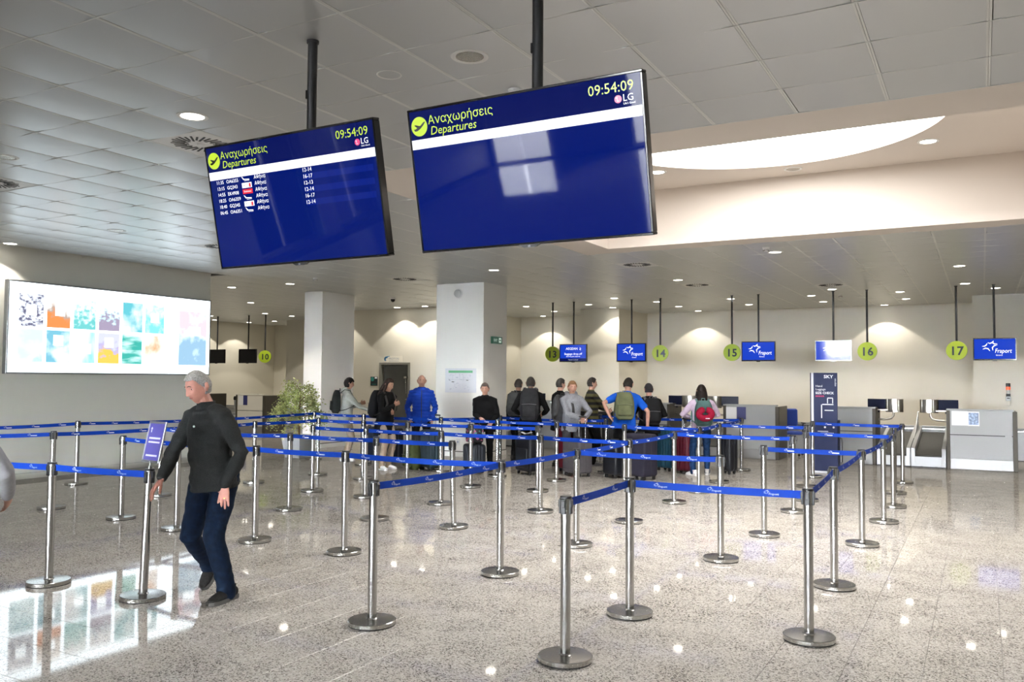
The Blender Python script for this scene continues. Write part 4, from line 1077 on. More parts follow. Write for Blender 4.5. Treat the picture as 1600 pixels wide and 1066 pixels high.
# ------------------------------------------------------------------ weeping fig in a tapered pot
POTM = mat('grey_planter', (.36, .37, .37), .5); BARK = mat('bark', (.22, .15, .08), .8); SOIL = mat('soil', (.05, .035, .025), .9)
LEAF = mat('fig_leaf', (.42, .47, .17), .5, nz=(9, .55))
t = thing('potted_fig', 'variegated weeping fig in a tapered grey pot in front of the narrow column', 'plant', (-12.33, 13.2, 0))
mb = MB(); a, b, h_ = .19, .26, .46
lv = [(a, 0), (b, h_), (b-.03, h_), (b-.035, h_-.05)]
vs = [(sx*r, sy*r, z) for r, z in lv for sx, sy in ((-1, -1), (1, -1), (1, 1), (-1, 1))]
mb.put(vs, [(3, 2, 1, 0)]+[(4*k+i, 4*k+(i+1) % 4, 4*k+4+(i+1) % 4, 4*k+4+i) for k in range(3) for i in range(4)]); mb.build('pot', POTM, t)
MB().box((0, 0, h_-.06), (.44, .44, .02)).build('soil', SOIL, t)
rr = random.Random(11); mb = MB(); tips = []
mb.tube([(0, 0, .38), (.02, -.02, .70), (-.02, .02, 1.0), (.02, 0, 1.3)], [.024, .022, .018, .010], 8)
for k in range(26):
    a = k*2.4+rr.uniform(-.3, .3); z = .72+.70*k/26; L = rr.uniform(.28, .52)*(1-.35*max(0, (z-1.0)/.5)); 
    p0 = V((0, 0, z)); p1 = p0+V((cos(a)*L*.55, sin(a)*L*.55, .14)); p2 = p0+V((cos(a)*L, sin(a)*L, rr.uniform(-.08, .1))); p3 = p2+V((cos(a)*.06, sin(a)*.06, -rr.uniform(.14, .32)))
    mb.tube([p0, p1, p2, p3], [.007, .006, .004, .002], 5); tips.append((p0, p1, p2, p3))
mb.build('branches', BARK, t, smooth=60)
mb = MB()
for p0, p1, p2, p3 in tips:
    for k in range(105):
        u = rr.random(); c = (p1.lerp(p2, u*2) if u < .5 else p2.lerp(p3, u*2-1))+V([rr.gauss(0, .055) for _ in range(3)])
        c.z = min(c.z, 1.68)
        d = V((rr.uniform(-1, 1), rr.uniform(-1, 1), rr.uniform(-1.1, .2))).normalized(); s_ = d.cross(V((rr.uniform(-1, 1), rr.uniform(-1, 1), rr.uniform(-1, 1)))).normalized(); l = rr.uniform(.045, .075); w = l*.23; n_ = d.cross(s_)*.006
        mb.put([c, c+d*l*.4+s_*w+n_, c+d*l, c+d*l*.4-s_*w+n_, c+d*l*.45-n_], [(0, 1, 4), (1, 2, 4), (2, 3, 4), (3, 0, 4)])
o = mb.build('foliage', LEAF, t); o['kind'] = 'stuff'

# ------------------------------------------------------------------ luggage
def rbox(mb, w, d, h, r, rz=.06, seg=5, rib=0., nr=0, z0=0.):
    """upright box with rounded vertical edges and rounded top and bottom; rib: depth of vertical ribs"""
    ring = []
    for sx, sy, a0 in ((1, -1, -pi/2), (1, 1, 0), (-1, 1, pi/2), (-1, -1, pi)):
        for k in range(seg+1):
            a = a0+pi/2*k/seg; ring.append((sx*(w/2-r), sy*(d/2-r), cos(a), sin(a)))
    if nr:                        # extra points along the faces for the ribs
        out = []
        for i, p in enumerate(ring):
            out.append((p[0]+r*p[2], p[1]+r*p[3], p[2], p[3], 0)); q = ring[(i+1) % len(ring)]
            if (p[0], p[1]) != (q[0], q[1]):
                A = V((p[0]+r*p[2], p[1]+r*p[3])); B = V((q[0]+r*q[2], q[1]+r*q[3])); m_ = max(1, int((B-A).length/.055))
                for k in range(m_):
                    for f, e in ((.1, 0), (.2, 1), (.62, 1), (.72, 0)):
                        c = A.lerp(B, (k+f)/m_); out.append((c.x, c.y, p[2], p[3], e))
    else: out = [(x+r*c, y+r*s, c, s, 0) for x, y, c, s in ring]
    lv = [(z0, rz)]+[(z0+rz*(1-cos(pi/2*k/3)), rz*(1-sin(pi/2*k/3))) for k in (1, 2, 3)]+[(z0+h-rz*(1-cos(pi/2*k/3)), rz*(1-sin(pi/2*k/3))) for k in (3, 2, 1)]+[(z0+h, rz)]
    n = len(out); vs = []; fs = []
    for z, ins in lv:
        for x, y, c, s, e in out: vs.append((x-c*(ins-(rib*e)), y-s*(ins-(rib*e)), z))
    for k in range(len(lv)-1):
        for i in range(n): fs.append((k*n+i, k*n+(i+1) % n, (k+1)*n+(i+1) % n, (k+1)*n+i))
    fs += [tuple(range(n-1, -1, -1)), tuple((len(lv)-1)*n+i for i in range(n))]
    return mb.put(vs, fs)
def suitcase(x, y, rz, w, d, h, col, label, ribs=True, pull=0., z=0., soft=False, pocket=False):
    t = thing('suitcase', label, 'suitcase', (x, y, z), rz, 'suitcases of the queue')
    M = mat('case_%02x%02x%02x' % tuple(int(255*c**.45) for c in col), [c*.7 for c in col], .62 if soft else .42, nz=(6, .12), spec=.25)
    mb = MB(); rbox(mb, w, d, h-.055, .05, .05, 5, .006 if ribs else 0, 1 if ribs else 0, .055); mb.build('shell', M, t, smooth=40)
    MB().box((0, 0, .055+(h-.055)/2), (w+.004, .012, h-.10), .004).build('zip_band', BLACK, t)
    for sx in (-1, 1):
        for sy in (-1, 1):
            mb = MB(); mb.cyl((sx*(w/2-.06)-.014, sy*(d/2-.05), .027), (sx*(w/2-.06)+.014, sy*(d/2-.05), .027), .027, 12); mb.box((sx*(w/2-.06), sy*(d/2-.05), .048), (.045, .045, .03), .006); mb.build('wheel', RUBBER, t, smooth=35)
    MB().tube([(-.09, 0, h-.006), (-.085, 0, h+.02), (.085, 0, h+.02), (.09, 0, h-.006)], .011, 8, (0, 1, 0)).build('top_handle', BLACK, t, smooth=50)
    if pull > 0:
        mb = MB()
        for s in (-1, 1): mb.cyl((s*.085, d/2-.05, h-.02), (s*.085, d/2-.05, h+pull), .0085, 10)
        mb.build('pull_tubes', CHROME, t, smooth=40); MB().box((0, d/2-.05, h+pull+.012), (.21, .03, .03), .012).build('pull_grip', BLACK, t)
    if pocket: 
        mb = MB(); rbox(mb, w*.74, .05, h*.5, .022, .02, 4, 0, 0, .12); o = mb.build('front_pocket', M, t, (0, -d/2-.005, 0), smooth=40)
    return t
DK = (.012, .013, .018)
suitcase(-10.62, 13.35, -.6, .42, .26, .68, (.02, .03, .055), 'dark navy ribbed suitcase beside the person in the light hoodie')
suitcase(-10.17, 13.55, -.5, .40, .26, .66, DK, 'black suitcase between the light hoodie and the woman in black')
suitcase(-8.62, 12.62, -.55, .47, .30, .72, (.018, .040, .052), 'dark teal suitcase in front of the man in the blue puffer jacket', pull=.25)
suitcase(-8.93, 12.75, -.5, .34, .26, .66, DK, 'narrow black suitcase left of the dark teal one')
suitcase(-7.80, 12.72, -.5, .40, .27, .50, (.028, .034, .046), 'slate ridged cabin suitcase carrying the floral bag')
suitcase(-6.88, 13.05, -.45, .46, .32, .66, DK, 'large black soft suitcase with white tags in the middle of the queue', ribs=False, soft=True, pocket=True)
suitcase(-6.45, 13.75, -.45, .38, .28, .78, (.16, .008, .016), 'red suitcase squeezed behind the grey upright one', ribs=False)
suitcase(-6.05, 13.22, -.45, .46, .31, .63, (.105, .098, .108), 'grey upright suitcase held by the woman in the grey hoodie', ribs=False, soft=True, pull=.36, pocket=True)
suitcase(-4.98, 13.38, -.40, .50, .34, .75, (.030, .028, .050), 'big dark violet suitcase the man in the blue shirt leans on', ribs=False, soft=True)
suitcase(-5.42, 13.35, -.40, .34, .28, .62, DK, 'black suitcase left of the big dark violet one', ribs=False, soft=True)
suitcase(-5.02, 14.88, -.35, .36, .28, .78, (.016, .085, .135), 'teal blue ribbed suitcase right of the black backpack')
suitcase(-4.62, 14.60, -.30, .36, .28, .74, (.105, .010, .022), 'burgundy suitcase in front of the woman with the neck pillow', pull=.2)
suitcase(-3.95, 14.95, -.30, .30, .26, .66, DK, 'black suitcase right of the woman with the neck pillow')
# white tags on the black case
t = thing('luggage_tag', 'crumpled white luggage tags on the large black suitcase', 'luggage tag', (-6.92, 12.99, .705), -.3)
mb = MB(); mb.box((-.06, 0, .0), (.10, .05, .012), .004, Matrix.Rotation(.3, 3, 'Y')); mb.box((.06, .01, .004), (.12, .06, .012), .004, Matrix.Rotation(-.25, 3, 'Y')); mb.build('paper_strip', PAPER, t)
# floral bag on the slate case
FLOR = bpy.data.materials.new('floral_fabric'); FLOR.use_nodes = True; nt = FLOR.node_tree; b_ = nt.nodes['Principled BSDF']
tc = nt.nodes.new('ShaderNodeTexCoord'); vo = nt.nodes.new('ShaderNodeTexVoronoi'); vo.inputs['Scale'].default_value = 22; nt.links.new(tc.outputs['Object'], vo.inputs[0])
rp = nt.nodes.new('ShaderNodeValToRGB'); rp.color_ramp.interpolation = 'CONSTANT'; sc_ = nt.nodes.new('ShaderNodeSeparateColor'); nt.links.new(vo.outputs['Color'], sc_.inputs[0]); nt.links.new(sc_.outputs[0], rp.inputs[0])
e = rp.color_ramp.elements; e[0].color = (.012, .014, .02, 1); e[1].position = .86; e[1].color = (.55, .15, .28, 1); q = e.new(.55); q.color = (.10, .26, .22, 1); q = e.new(.74); q.color = (.42, .48, .48, 1)
nt.links.new(rp.outputs[0], b_.inputs['Base Color']); b_.inputs['Roughness'].default_value = .7
t = thing('floral_bag', 'dark tote bag with teal and pink flowers standing on the slate suitcase', 'bag', (-7.80, 12.72, .525), -.5)
mb = MB(); rbox(mb, .38, .18, .31, .05, .04); mb.build('body', FLOR, t, smooth=40)
for s in (-1, 1): MB().tube([(-.09, s*.05, .30), (-.07, s*.05, .37), (.07, s*.05, .37), (.09, s*.05, .30)], .009, 7, (0, 1, 0)).build('strap', BLACK, t, smooth=50)
def backpack_geo(t, col, h=.46, w=.31, d=.17, off=(0, 0, 0), trim=None, rot=None):
    """pod, pocket and strap pieces as children of t; back of the pack at y=0, bulging to -y"""
    M = mat('pack_%02x%02x%02x' % tuple(int(255*c**.45) for c in col), [c*.62 for c in col], .75, nz=(8, .25), spec=.15); M2 = trim or BLACK
    def fin(mb, name, Mx): return mb.build(name, Mx, t, off, rot or (0, 0, 0), smooth=45)
    mb = MB(); n = 18; rows = []
    for k in range(11):
        u = k/10; z = h*u; f = (1-abs(2*u-1)**3.2)**.5 if 0 < u < 1 else .25; ww = w/2*(.62+.38*f)*(1-.18*u**3); dd = d/2*(.45+.55*f)*(1-.30*u**2)
        rows.append((z, ww, dd))
    vs = []; fs = []
    for z, ww, dd in rows:
        for i in range(n):
            a = 2*pi*i/n; c, s = cos(a), sin(a); e = .6
            vs.append((ww*math.copysign(abs(c)**e, c), -d/2+dd*math.copysign(abs(s)**e, s), z))
    for k in range(10):
        for i in range(n): fs.append((k*n+i, k*n+(i+1) % n, (k+1)*n+(i+1) % n, (k+1)*n+i))
    fs += [tuple(range(n-1, -1, -1)), tuple(10*n+i for i in range(n))]; mb.put(vs, fs); fin(mb, 'main_compartment', M)
    mb = MB(); rbox(mb, w*.74, .07, h*.42, .03, .03, 4, 0, 0, .05); mb.v = [(x, y-d*.90, z) for x, y, z in mb.v]; fin(mb, 'front_pocket', M)
    mb = MB(); mb.tube([(-w*.36, -d*.93-.028, h*.50), (0, -d*.93-.036, h*.515), (w*.36, -d*.93-.028, h*.50)], .005, 6); mb.tube([(-w*.33, -d*.62, h*.60), (-w*.26, -d*.66, h*.86), (0, -d*.60, h*.95), (w*.26, -d*.66, h*.86), (w*.33, -d*.62, h*.60)], .005, 6); fin(mb, 'zip', M2)
    mb = MB(); mb.tube([(-.03, -.04, h-.01), (-.025, -.04, h+.035), (.025, -.04, h+.035), (.03, -.04, h-.01)], .008, 7, (0, 1, 0)); fin(mb, 'grab_loop', M2)
t = thing('trekking_backpack', 'olive and black trekking backpack on the floor behind the white trainers', 'backpack', (-8.98, 12.72, 0), -.5)
backpack_geo(t, (.085, .105, .035), .52, .42, .26)

# ------------------------------------------------------------------ people
JOBS = []
def queue(mb, voxel, it, name, mats, parent, disp=None, loc=(0, 0, 0)):
    JOBS.append((mb, voxel, it, name, mats, parent, disp, loc))
def run_jobs():
    tmp = []
    for mb, voxel, it, name, mats, parent, disp, loc in JOBS:
        me = mb.mesh('draft', mats)
        o = bpy.data.objects.new('draft', me); COL.objects.link(o)
        r = o.modifiers.new('r', 'REMESH'); r.mode = 'VOXEL'; r.voxel_size = voxel; r.use_smooth_shade = True
        s = o.modifiers.new('s', 'SMOOTH'); s.factor = .5; s.iterations = it
        tmp.append(o)
    dg = bpy.context.evaluated_depsgraph_get()
    for o, (mb, voxel, it, name, mats, parent, disp, loc) in zip(tmp, JOBS):
        me = bpy.data.meshes.new_from_object(o.evaluated_get(dg))
        if disp:
            for v, n in zip(me.vertices, [tuple(q.vector) for q in me.vertex_normals]): v.co += V(n)*disp(v.co)
        if not me.materials: me.materials.append(mats)
        me.polygons.foreach_set('use_smooth', [True]*len(me.polygons)); me.name = name; me.update()
        link(name, me, parent, loc)
    for o in tmp:
        me = o.data; bpy.data.objects.remove(o); bpy.data.meshes.remove(me)
    JOBS.clear()

def g(a, w): return math.exp(-(a/w)**2)
def head_pt(x, y, z, k=1.):
    X, Y, Z = .074*x, .094*y, .118*z; t = max(0., -z)
    X *= 1-.30*t**1.6
    if y < 0: Y *= 1-.38*t
    if y > 0:
        f = min(1., y*1.6)
        Y *= .96
        Y += f*(g(X, .012)*(.028*g(Z+.024, .013)+.015*g(Z-.002, .020)) + .005*g(Z-.031, .010)*g(X, .05) - .010*g(abs(X)-.031, .014)*g(Z-.012, .011)
                + .004*g(abs(X)-.042, .02)*g(Z+.022, .02) + .006*g(X, .02)*g(Z+.058, .008) - .004*g(X, .03)*g(Z+.044, .007) + .009*g(X, .024)*g(Z+.100, .014))
    return V((X, Y, Z))*k
def head_geo(mb, k, nu=36, nv=26):
    vs = []; fs = []
    for j in range(1, nv):
        b = -pi/2+pi*j/nv
        for i in range(nu):
            a = 2*pi*i/nu; vs.append(head_pt(cos(b)*sin(a), cos(b)*cos(a), sin(b), k))
    for j in range(nv-2):
        for i in range(nu): fs.append((j*nu+i, (j+1)*nu+i, (j+1)*nu+(i+1) % nu, j*nu+(i+1) % nu))
    o = len(vs); vs += [head_pt(0, 0, -1, k), head_pt(0, 0, 1, k)]
    for i in range(nu):
        fs.append((o, i, (i+1) % nu)); fs.append((o+1, (nv-2)*nu+(i+1) % nu, (nv-2)*nu+i))
    mb.put(vs, [f[::-1] for f in fs])
def hair_geo(mb, k, style, rr):
    nu, nv = 72, 56
    def line(y):          # hairline height against the front-back direction
        if style == 'fringe': return 9 if y > .12 else (-.45 if y < -.2 else -.1)
        if y > .55: return .62 if style != 'bangs' else .38
        if y > .0: return -.02+1.05*(y/.55)**1.5*.6
        return -.45 if style in ('short', 'fringe') else -.62
    T = {'short': .013, 'fringe': .006, 'bangs': .022, 'long': .018, 'bun': .014}[style]
    P = {}
    for j in range(nv+1):
        b = -pi/2+pi*j/nv
        for i in range(nu):
            a = 2*pi*i/nu; d = V((cos(b)*sin(a), cos(b)*cos(a), sin(b)))
            if d.z < line(d.y) or (style == 'fringe' and d.z > .62): continue
            p = head_pt(*d, k); n = V((d.x/.074, d.y/.094, d.z/.118)).normalized()
            P[j, i] = (p+n*(T+.004*noise.noise(p*70))*k, p-n*.004*k)
    idx = {}; vs = []
    for q, (a, b) in P.items(): idx[q] = len(vs); vs += [a, b]
    fs = []; cnt = {}
    for (j, i) in P:
        q = [(j, i), (j, (i+1) % nu), (j+1, (i+1) % nu), (j+1, i)]
        if all(x in P for x in q) and j < nv:
            f = [idx[x] for x in q]; fs.append(tuple(f)); fs.append(tuple(x+1 for x in f[::-1]))
            for a, b in zip(f, f[1:]+f[:1]): cnt[a, b] = 1
    for a, b in cnt:
        if (b, a) not in cnt: fs.append((b, a, a+1, b+1))
    # outward orientation
    mb.put(vs, [f[::-1] for f in fs])

def ik(a, b, l1, l2, pole):
    d = b-a; L = d.length; mx = (l1+l2)*.998
    if L > mx: b = a+d*(mx/L); d = b-a; L = mx
    u = d/L; c = (l1*l1-l2*l2+L*L)/(2*L); hgt = sqrt(max(l1*l1-c*c, 0)); pv = (pole-u*pole.dot(u))
    pv = pv.normalized() if pv.length > 1e-5 else u.orthogonal()
    return a+u*c+pv*hgt, b
def hand_geo(mb, w, d, pn, right, k, curl, spread=.24):
    d = d.normalized(); pn = (pn-d*pn.dot(d)).normalized(); T = d.cross(pn)*(1 if right else -1)
    mb.tube([w-d*.02*k, w+d*.02*k, w+d*.055*k, w+d*.088*k], [(.026*k, .020*k), (.032*k, .017*k), (.040*k, .015*k), (.039*k, .012*k)], 12, T)
    for i, (o, L, rr_) in enumerate(((.030, .074, .0098), (.010, .084, .0100), (-.010, .078, .0098), (-.029, .063, .0090))):
        L *= 1.1; rr_ *= 1.06; p = w+d*(.080-.003*abs(i-1))*k+T*o*1.06*k; q = (d+T*(.5-i/3)*spread).normalized(); pts = [p-q*.015*k, p]; a = 0
        for s_, f in ((.45, .55), (.32, 1.0), (.23, .8)):
            a += curl*f; e = (q*cos(a)+pn*sin(a)); pts.append(pts[-1]+e*L*s_*k)
        mb.tube(pts, [rr_*k, rr_*k, rr_*.95*k, rr_*.88*k, rr_*.75*k], 8, T)
    p = w+d*.022*k+T*.022*k; e = (d*.62+T*.68+pn*.35).normalized(); e2 = (d*.85+T*.35+pn*.42).normalized()
    mb.tube([p, p+e*.042*k, p+e*.042*k+e2*.032*k, p+e*.042*k+e2*.056*k], [.014*k, .012*k, .0105*k, .0085*k], 8, pn)
SKIN = mat('skin', (.50, .275, .20), .5, nz=(14, .10)); SKIN_R = mat('skin_ruddy', (.52, .235, .175), .5, nz=(14, .12)); SKIN_D = mat('skin_tan', (.34, .18, .12), .5, nz=(14, .10))
EYEW = mat('eye_white', (.75, .72, .68), .2); IRIS = mat('iris', (.05, .03, .02), .2); LIP = mat('lips', (.40, .15, .13), .5); BROW = mat('brow_hair', (.06, .045, .035), .8)
def cloth(name, col, nz=(60, .10), rough=.85, bump=None): return mat('cloth_'+name, col, rough, nz=nz, spec=.12, bump=bump)
def wrinkle(amp, fx=5., fz=9., seed=0.):
    return lambda p: amp*(noise.noise(V((p.x*fx+seed, p.y*fx, p.z*fz)))+.5*noise.noise(V((p.x*fx*2.3, p.y*fx*2.3+seed, p.z*fz*2.1))))
def puffs(p): return .018*abs(sin(pi*p.z/.068))**.6-.010
def person(label, x, y, facing, h, top, legs, shoes, hair=None, hair_col=(.02, .015, .012), skin=SKIN, lean=0., side=0., twist=0., head=(0., .05), RF=(.10, 0, 0, -.2), LF=(-.10, 0, 0, .2), RH=None, LH=None, RE=None, LE=None,
           RP=None, LP=None, RD=None, LD=None, curl=.35, curlL=None, hem=-.06, girth=1., belly=0., short=False, vox=.009, cvox=.013, disp=None, hood=False, drop=0., coat_flare=0., hipshift=0., name_top='jumper', collar=True, head_off=(0, 0, 0), baggy=0.):
    rz = atan2(-facing[0], facing[1])
    t = thing('person', label, 'person', (x, y, 0), rz)
    k = h/1.75
    hz = .925*k-drop; P = V((hipshift, 0, hz))
    R = Matrix.Rotation(side, 3, 'Y') @ Matrix.Rotation(-lean, 3, 'X'); up_ = R @ V((0, 0, 1)); Rt = R @ Matrix.Rotation(twist, 3, 'Z') @ V((1, 0, 0)); Rh = R @ V((1, 0, 0))
    fwd = up_.cross(Rt)*1.0
    sp = lambda s: P+up_*s*k+ (V((0, 1, 0))*.015*k*sin(pi*max(0, min(1, s/.5))))
    sc = sp(.475); neck = sp(.545)
    hd = neck+(up_*.6+V((0, 0, 1))*.4).normalized()*.135*k+fwd*.022*k+V(head_off)
    HR = Matrix.Rotation(rz*0+head[0], 4, 'Z') @ (R.to_4x4() if False else Matrix()) @ Matrix.Rotation(-head[1], 4, 'X') @ Matrix.Rotation(side*.6, 4, 'Y')
    HM = Matrix.Translation(hd) @ HR
    # limbs
    J = {}
    for s, F, H_, E_, key in ((1, RF, RH, RE, 'R'), (-1, LF, LH, LE, 'L')):
        hip = P+Rh*.088*k*s-V((0, 0, .01*k)); ank = V((F[0], F[1], F[2]+.085*k))
        fd = V((-sin(F[3]), cos(F[3]), 0))
        kn, ank = ik(hip, ank, .435*k, .43*k, fd+V((0, .3, 0)))
        sh = sc+Rt*.172*k*s*girth**.5-up_*.028*k
        w = V(H_) if H_ else V((s*.235*k, .02, .80*k-drop)); pole = V(E_) if E_ else V((s*.55, -.8, -.25))
        el, w = ik(sh, w, .295*k, .265*k, pole)
        J[key] = (hip, kn, ank, fd, sh, el, w)
    # ---- body: one continuous skin
    b = MB(); G = girth
    tor = [(-.045, .115, .080, 0), (0, .160*G, .112, 0), (.10, .145*G, .103+belly*.6, belly*.5), (.20, .147*G, .106+belly, belly*.7), (.32, .160*G, .112+belly*.4, belly*.2), (.42, .158*G, .100, 0), (.478, .120, .070, -.005), (.535, .058, .056, 0)]
    b.tube([sp(s)+fwd*f for s, a, c, f in tor], [(a*k, c*k) for s, a, c, f in tor], 20, Rt)
    b.tube([neck-up_*.03*k, neck+(hd-neck)*.45, hd+V((0, 0, -.02))], [.058*k, .052*k, .05*k], 14, Rt)
    b.T = HM; head_geo(b, k*1.0)
    for s in (-1, 1): b.tube([(s*.072*k, -.008*k, -.034*k), (s*.087*k, -.016*k, -.004*k), (s*.088*k, -.020*k, .024*k)], [(.009*k, .012*k), (.010*k, .019*k), (.009*k, .015*k)], 8, (1, 0, 0))
    b.T = None
    for key, s in (('R', 1), ('L', -1)):
        hip, kn, ank, fd, sh, el, w = J[key]
        b.tube([hip, hip.lerp(kn, .5), kn, kn.lerp(ank, .35), ank], [.085*k, .070*k, .052*k, .050*k, .036*k], 14)
        b.tube([sc+Rt*.10*k*s-up_*.012, sh-up_*.006, sh.lerp(el, .5), el, el.lerp(w, .3), w], [.050*k, .050*k, .045*k, .037*k, .036*k, .025*k], 12)
        dd = V(RD if key == 'R' else LD) if (RD if key == 'R' else LD) else (w-el); pp = (RP if key == 'R' else LP); pp = V(pp) if pp else V((-s, 0, 0))
        hand_geo(b, w, dd, pp, key == 'R', k, curl if key == 'R' or curlL is None else curlL)
    queue(b, vox, 2, 'body', skin, t)
    # ---- upper garment
    M = top if not isinstance(top, tuple) else cloth('%d%d%d' % tuple(int(c*999) for c in top), top)
    c = MB(); o = .016*k; fl = coat_flare
    tt = [(s, a+(.012 if s < .15 else .004), d_+(.010 if s < .15 else .003), f) for s, a, d_, f in tor[1 if hem > -.05 else 2:-1]]+[(.512, .095, .075, 0)]
    ring = []
    if hem < -.12: ring += [(hem, .180*G+fl, .135+fl, 0), (hem*.5, .178*G+fl*.5, .130+fl*.5, 0)]
    else: ring += [(hem, .186*G+fl, .142+belly*.4+fl, belly*.4), (hem*.4, .182*G+fl, .138+belly*.5+fl, belly*.45)]
    ring += tt
    c.tube([sp(s)+fwd*f for s, a, d_, f in ring], [(a*k+o, d_*k+o) for s, a, d_, f in ring], 22, Rt, round_=False)
    if collar: c.tube([neck-up_*.05*k, neck+up_*(.02 if not hood else .03)*k], [(.082*k, .076*k), (.066*k, .066*k)], 16, Rt, round_=False)
    if hood: c.tube([neck-fwd*.05*k-Rt*.09*k+up_*.02, neck-fwd*.115*k-up_*.02*k, neck-fwd*.05*k+Rt*.09*k+up_*.02], [.045*k, .06*k, .045*k], 12, up_)
    for key, s in (('R', 1), ('L', -1)):
        hip, kn, ank, fd, sh, el, w = J[key]
        if short: c.tube([sc+Rt*.10*k*s, sh, sh.lerp(el, .62)], [.076*k, .074*k, .066*k], 14)
        else:
            e = el.lerp(w, .95)
            c.tube([sc+Rt*.09*k*s, sh, sh.lerp(el, .5), el, el.lerp(w, .5), e], [.076*k, .075*k, .063*k, .056*k, .050*k, .041*k], 14)
    queue(c, cvox, 3, name_top, M, t, disp or wrinkle(.007, 6, 11, x))
    # ---- trousers
    M = legs if not isinstance(legs, tuple) else cloth('%d%d%d' % tuple(int(c_*999) for c_ in legs), legs)
    q = MB(); o = .010*k
    q.tube([sp(.09)+fwd*belly*.4, sp(0), sp(-.07), sp(-.105)], [(.150*G*k+o, .105*k+o+belly*.3), (.168*G*k+o, .122*k+o), (.150*k+o, .116*k+o), (.10*k+o, .085*k+o)], 20, Rh, round_=False)
    for key, s in (('R', 1), ('L', -1)):
        hip, kn, ank, fd, sh, el, w = J[key]; a2 = ank-(ank-kn).normalized()*.0-V((0, 0, .028*k))
        q.tube([hip+V((0, 0, .03)), hip.lerp(kn, .45), kn, kn.lerp(ank, .45), kn.lerp(ank, .85), a2], [.098*k+baggy*.3, .086*k+baggy*.7, .067*k+baggy, .062*k+baggy, .056*k+baggy, .058*k+baggy], 16)
    queue(q, cvox, 2, 'trousers', M, t, wrinkle(.008, 9, 15, x+3))
    # ---- shoes
    if not isinstance(shoes, tuple): shoes = (shoes, shoes)
    for key, F in (('R', RF), ('L', LF)):
        hip, kn, ank, fd, sh, el, w = J[key]; pit = F[4] if len(F) > 4 else 0.
        T = Matrix.Translation(ank) @ Matrix.Rotation(F[3], 4, 'Z') @ Matrix.Rotation(-pit, 4, 'X') @ Matrix.Translation((0, 0, -.085*k)) @ Matrix.Scale(k, 4)
        mb = MB(); mb.T = T
        mb.tube([(0, -.078, .052), (0, -.04, .056), (0, .03, .054), (0, .09, .044), (0, .14, .036), (0, .172, .032)], [(.034, .040), (.039, .043), (.043, .040), (.048, .032), (.045, .024), (.030, .016)], 14, (1, 0, 0))
        mb.tube([(0, -.03, .05), (0, -.035, .115)], [(.040, .050), (.041, .046)], 14, (1, 0, 0), round_=False)
        sh_o = mb.build('shoe', shoes[0], t, smooth=60)
        out = [(.026, -.105), (.040, -.07), (.040, 0), (.050, .07), (.050, .13), (.036, .178), (.0, .196), (-.036, .178), (-.050, .13), (-.050, .07), (-.040, 0), (-.040, -.07), (-.026, -.105), (0, -.115)]
        mb = MB(); mb.T = T; n_ = len(out)
        mb.put([(a, b_, .001) for a, b_ in out]+[(a*1.03, b_*1.01, .028) for a, b_ in out], [tuple(range(n_-1, -1, -1)), tuple(range(n_, 2*n_))]+[(i, (i+1) % n_, n_+(i+1) % n_, n_+i) for i in range(n_)])
        mb.build('sole', shoes[1], sh_o, smooth=40)
    # ---- face and hair
    for s in (-1, 1):
        mb = MB(); mb.T = HM @ Matrix.Translation(V((s*.031, .0635, .011))*k) @ Matrix.Scale(k, 4); mb.lathe([(0, -.011), (.008, -.008), (.0115, 0), (.008, .008), (0, .011)], n=12)
        e = mb.build('eye', EYEW, t, smooth=80)
        mb = MB(); mb.T = HM @ Matrix.Translation(V((s*.031, .074, .011))*k) @ Matrix.Scale(k, 4); mb.lathe([(0, -.003), (.0055, -.001), (.0055, .001), (0, .003)], n=10, R=Matrix.Rotation(pi/2, 3, 'X')); mb.build('iris', IRIS, e, smooth=80)
        mb = MB(); mb.T = HM @ Matrix.Scale(k, 4); mb.tube([head_pt(*V((s*a, .9, z_)).normalized())+V((0, .001, 0)) for a, z_ in ((.15, .285), (.28, .32), (.44, .32), (.57, .28))], [.0022, .003, .003, .002], 6); mb.build('eyebrow', BROW, t, smooth=80)
    mb = MB(); mb.T = HM @ Matrix.Scale(k, 4); mb.tube([head_pt(*V((a, 1, -.50-.03*abs(a)*2)).normalized())+V((0, .0015, 0)) for a in (-.27, 0, .27)], [.003, .006, .003], 6); mb.build('mouth', LIP, t, smooth=80)
    if hair:
        mb = MB(); mb.T = HM; hair_geo(mb, k, hair, random)
        if hair == 'long':
            mb.tube([(0, -.045*k, .02*k), (0, -.085*k, -.10*k), (0, -.105*k, -.22*k), (0, -.10*k, -.33*k)], [(.085*k, .055*k), (.098*k, .055*k), (.105*k, .05*k), (.075*k, .03*k)], 14, (1, 0, 0))
            for s in (-1, 1): mb.tube([(s*.07*k, .0, .03*k), (s*.088*k, .0, -.08*k), (s*.095*k, -.02*k, -.22*k)], [.028*k, .03*k, .018*k], 8)
        if hair == 'bun': mb.lathe([(0, -.05), (.035, -.035), (.05, 0), (.035, .035), (0, .05)], (0, -.10*k, .05*k), 14)
        mb.build('hair', mat('hair_%d' % int(sum(hair_col)*1000), hair_col, .6, nz=(90, .35), spec=.12), t, smooth=70)
    t['_'] = 0; del t['_']
    return t, dict(rz=rz, sp=sp, k=k, sc=sc, neck=neck, fwd=fwd, up=up_, right=Rt, HM=HM, J=J, pos=V((x, y, 0)))
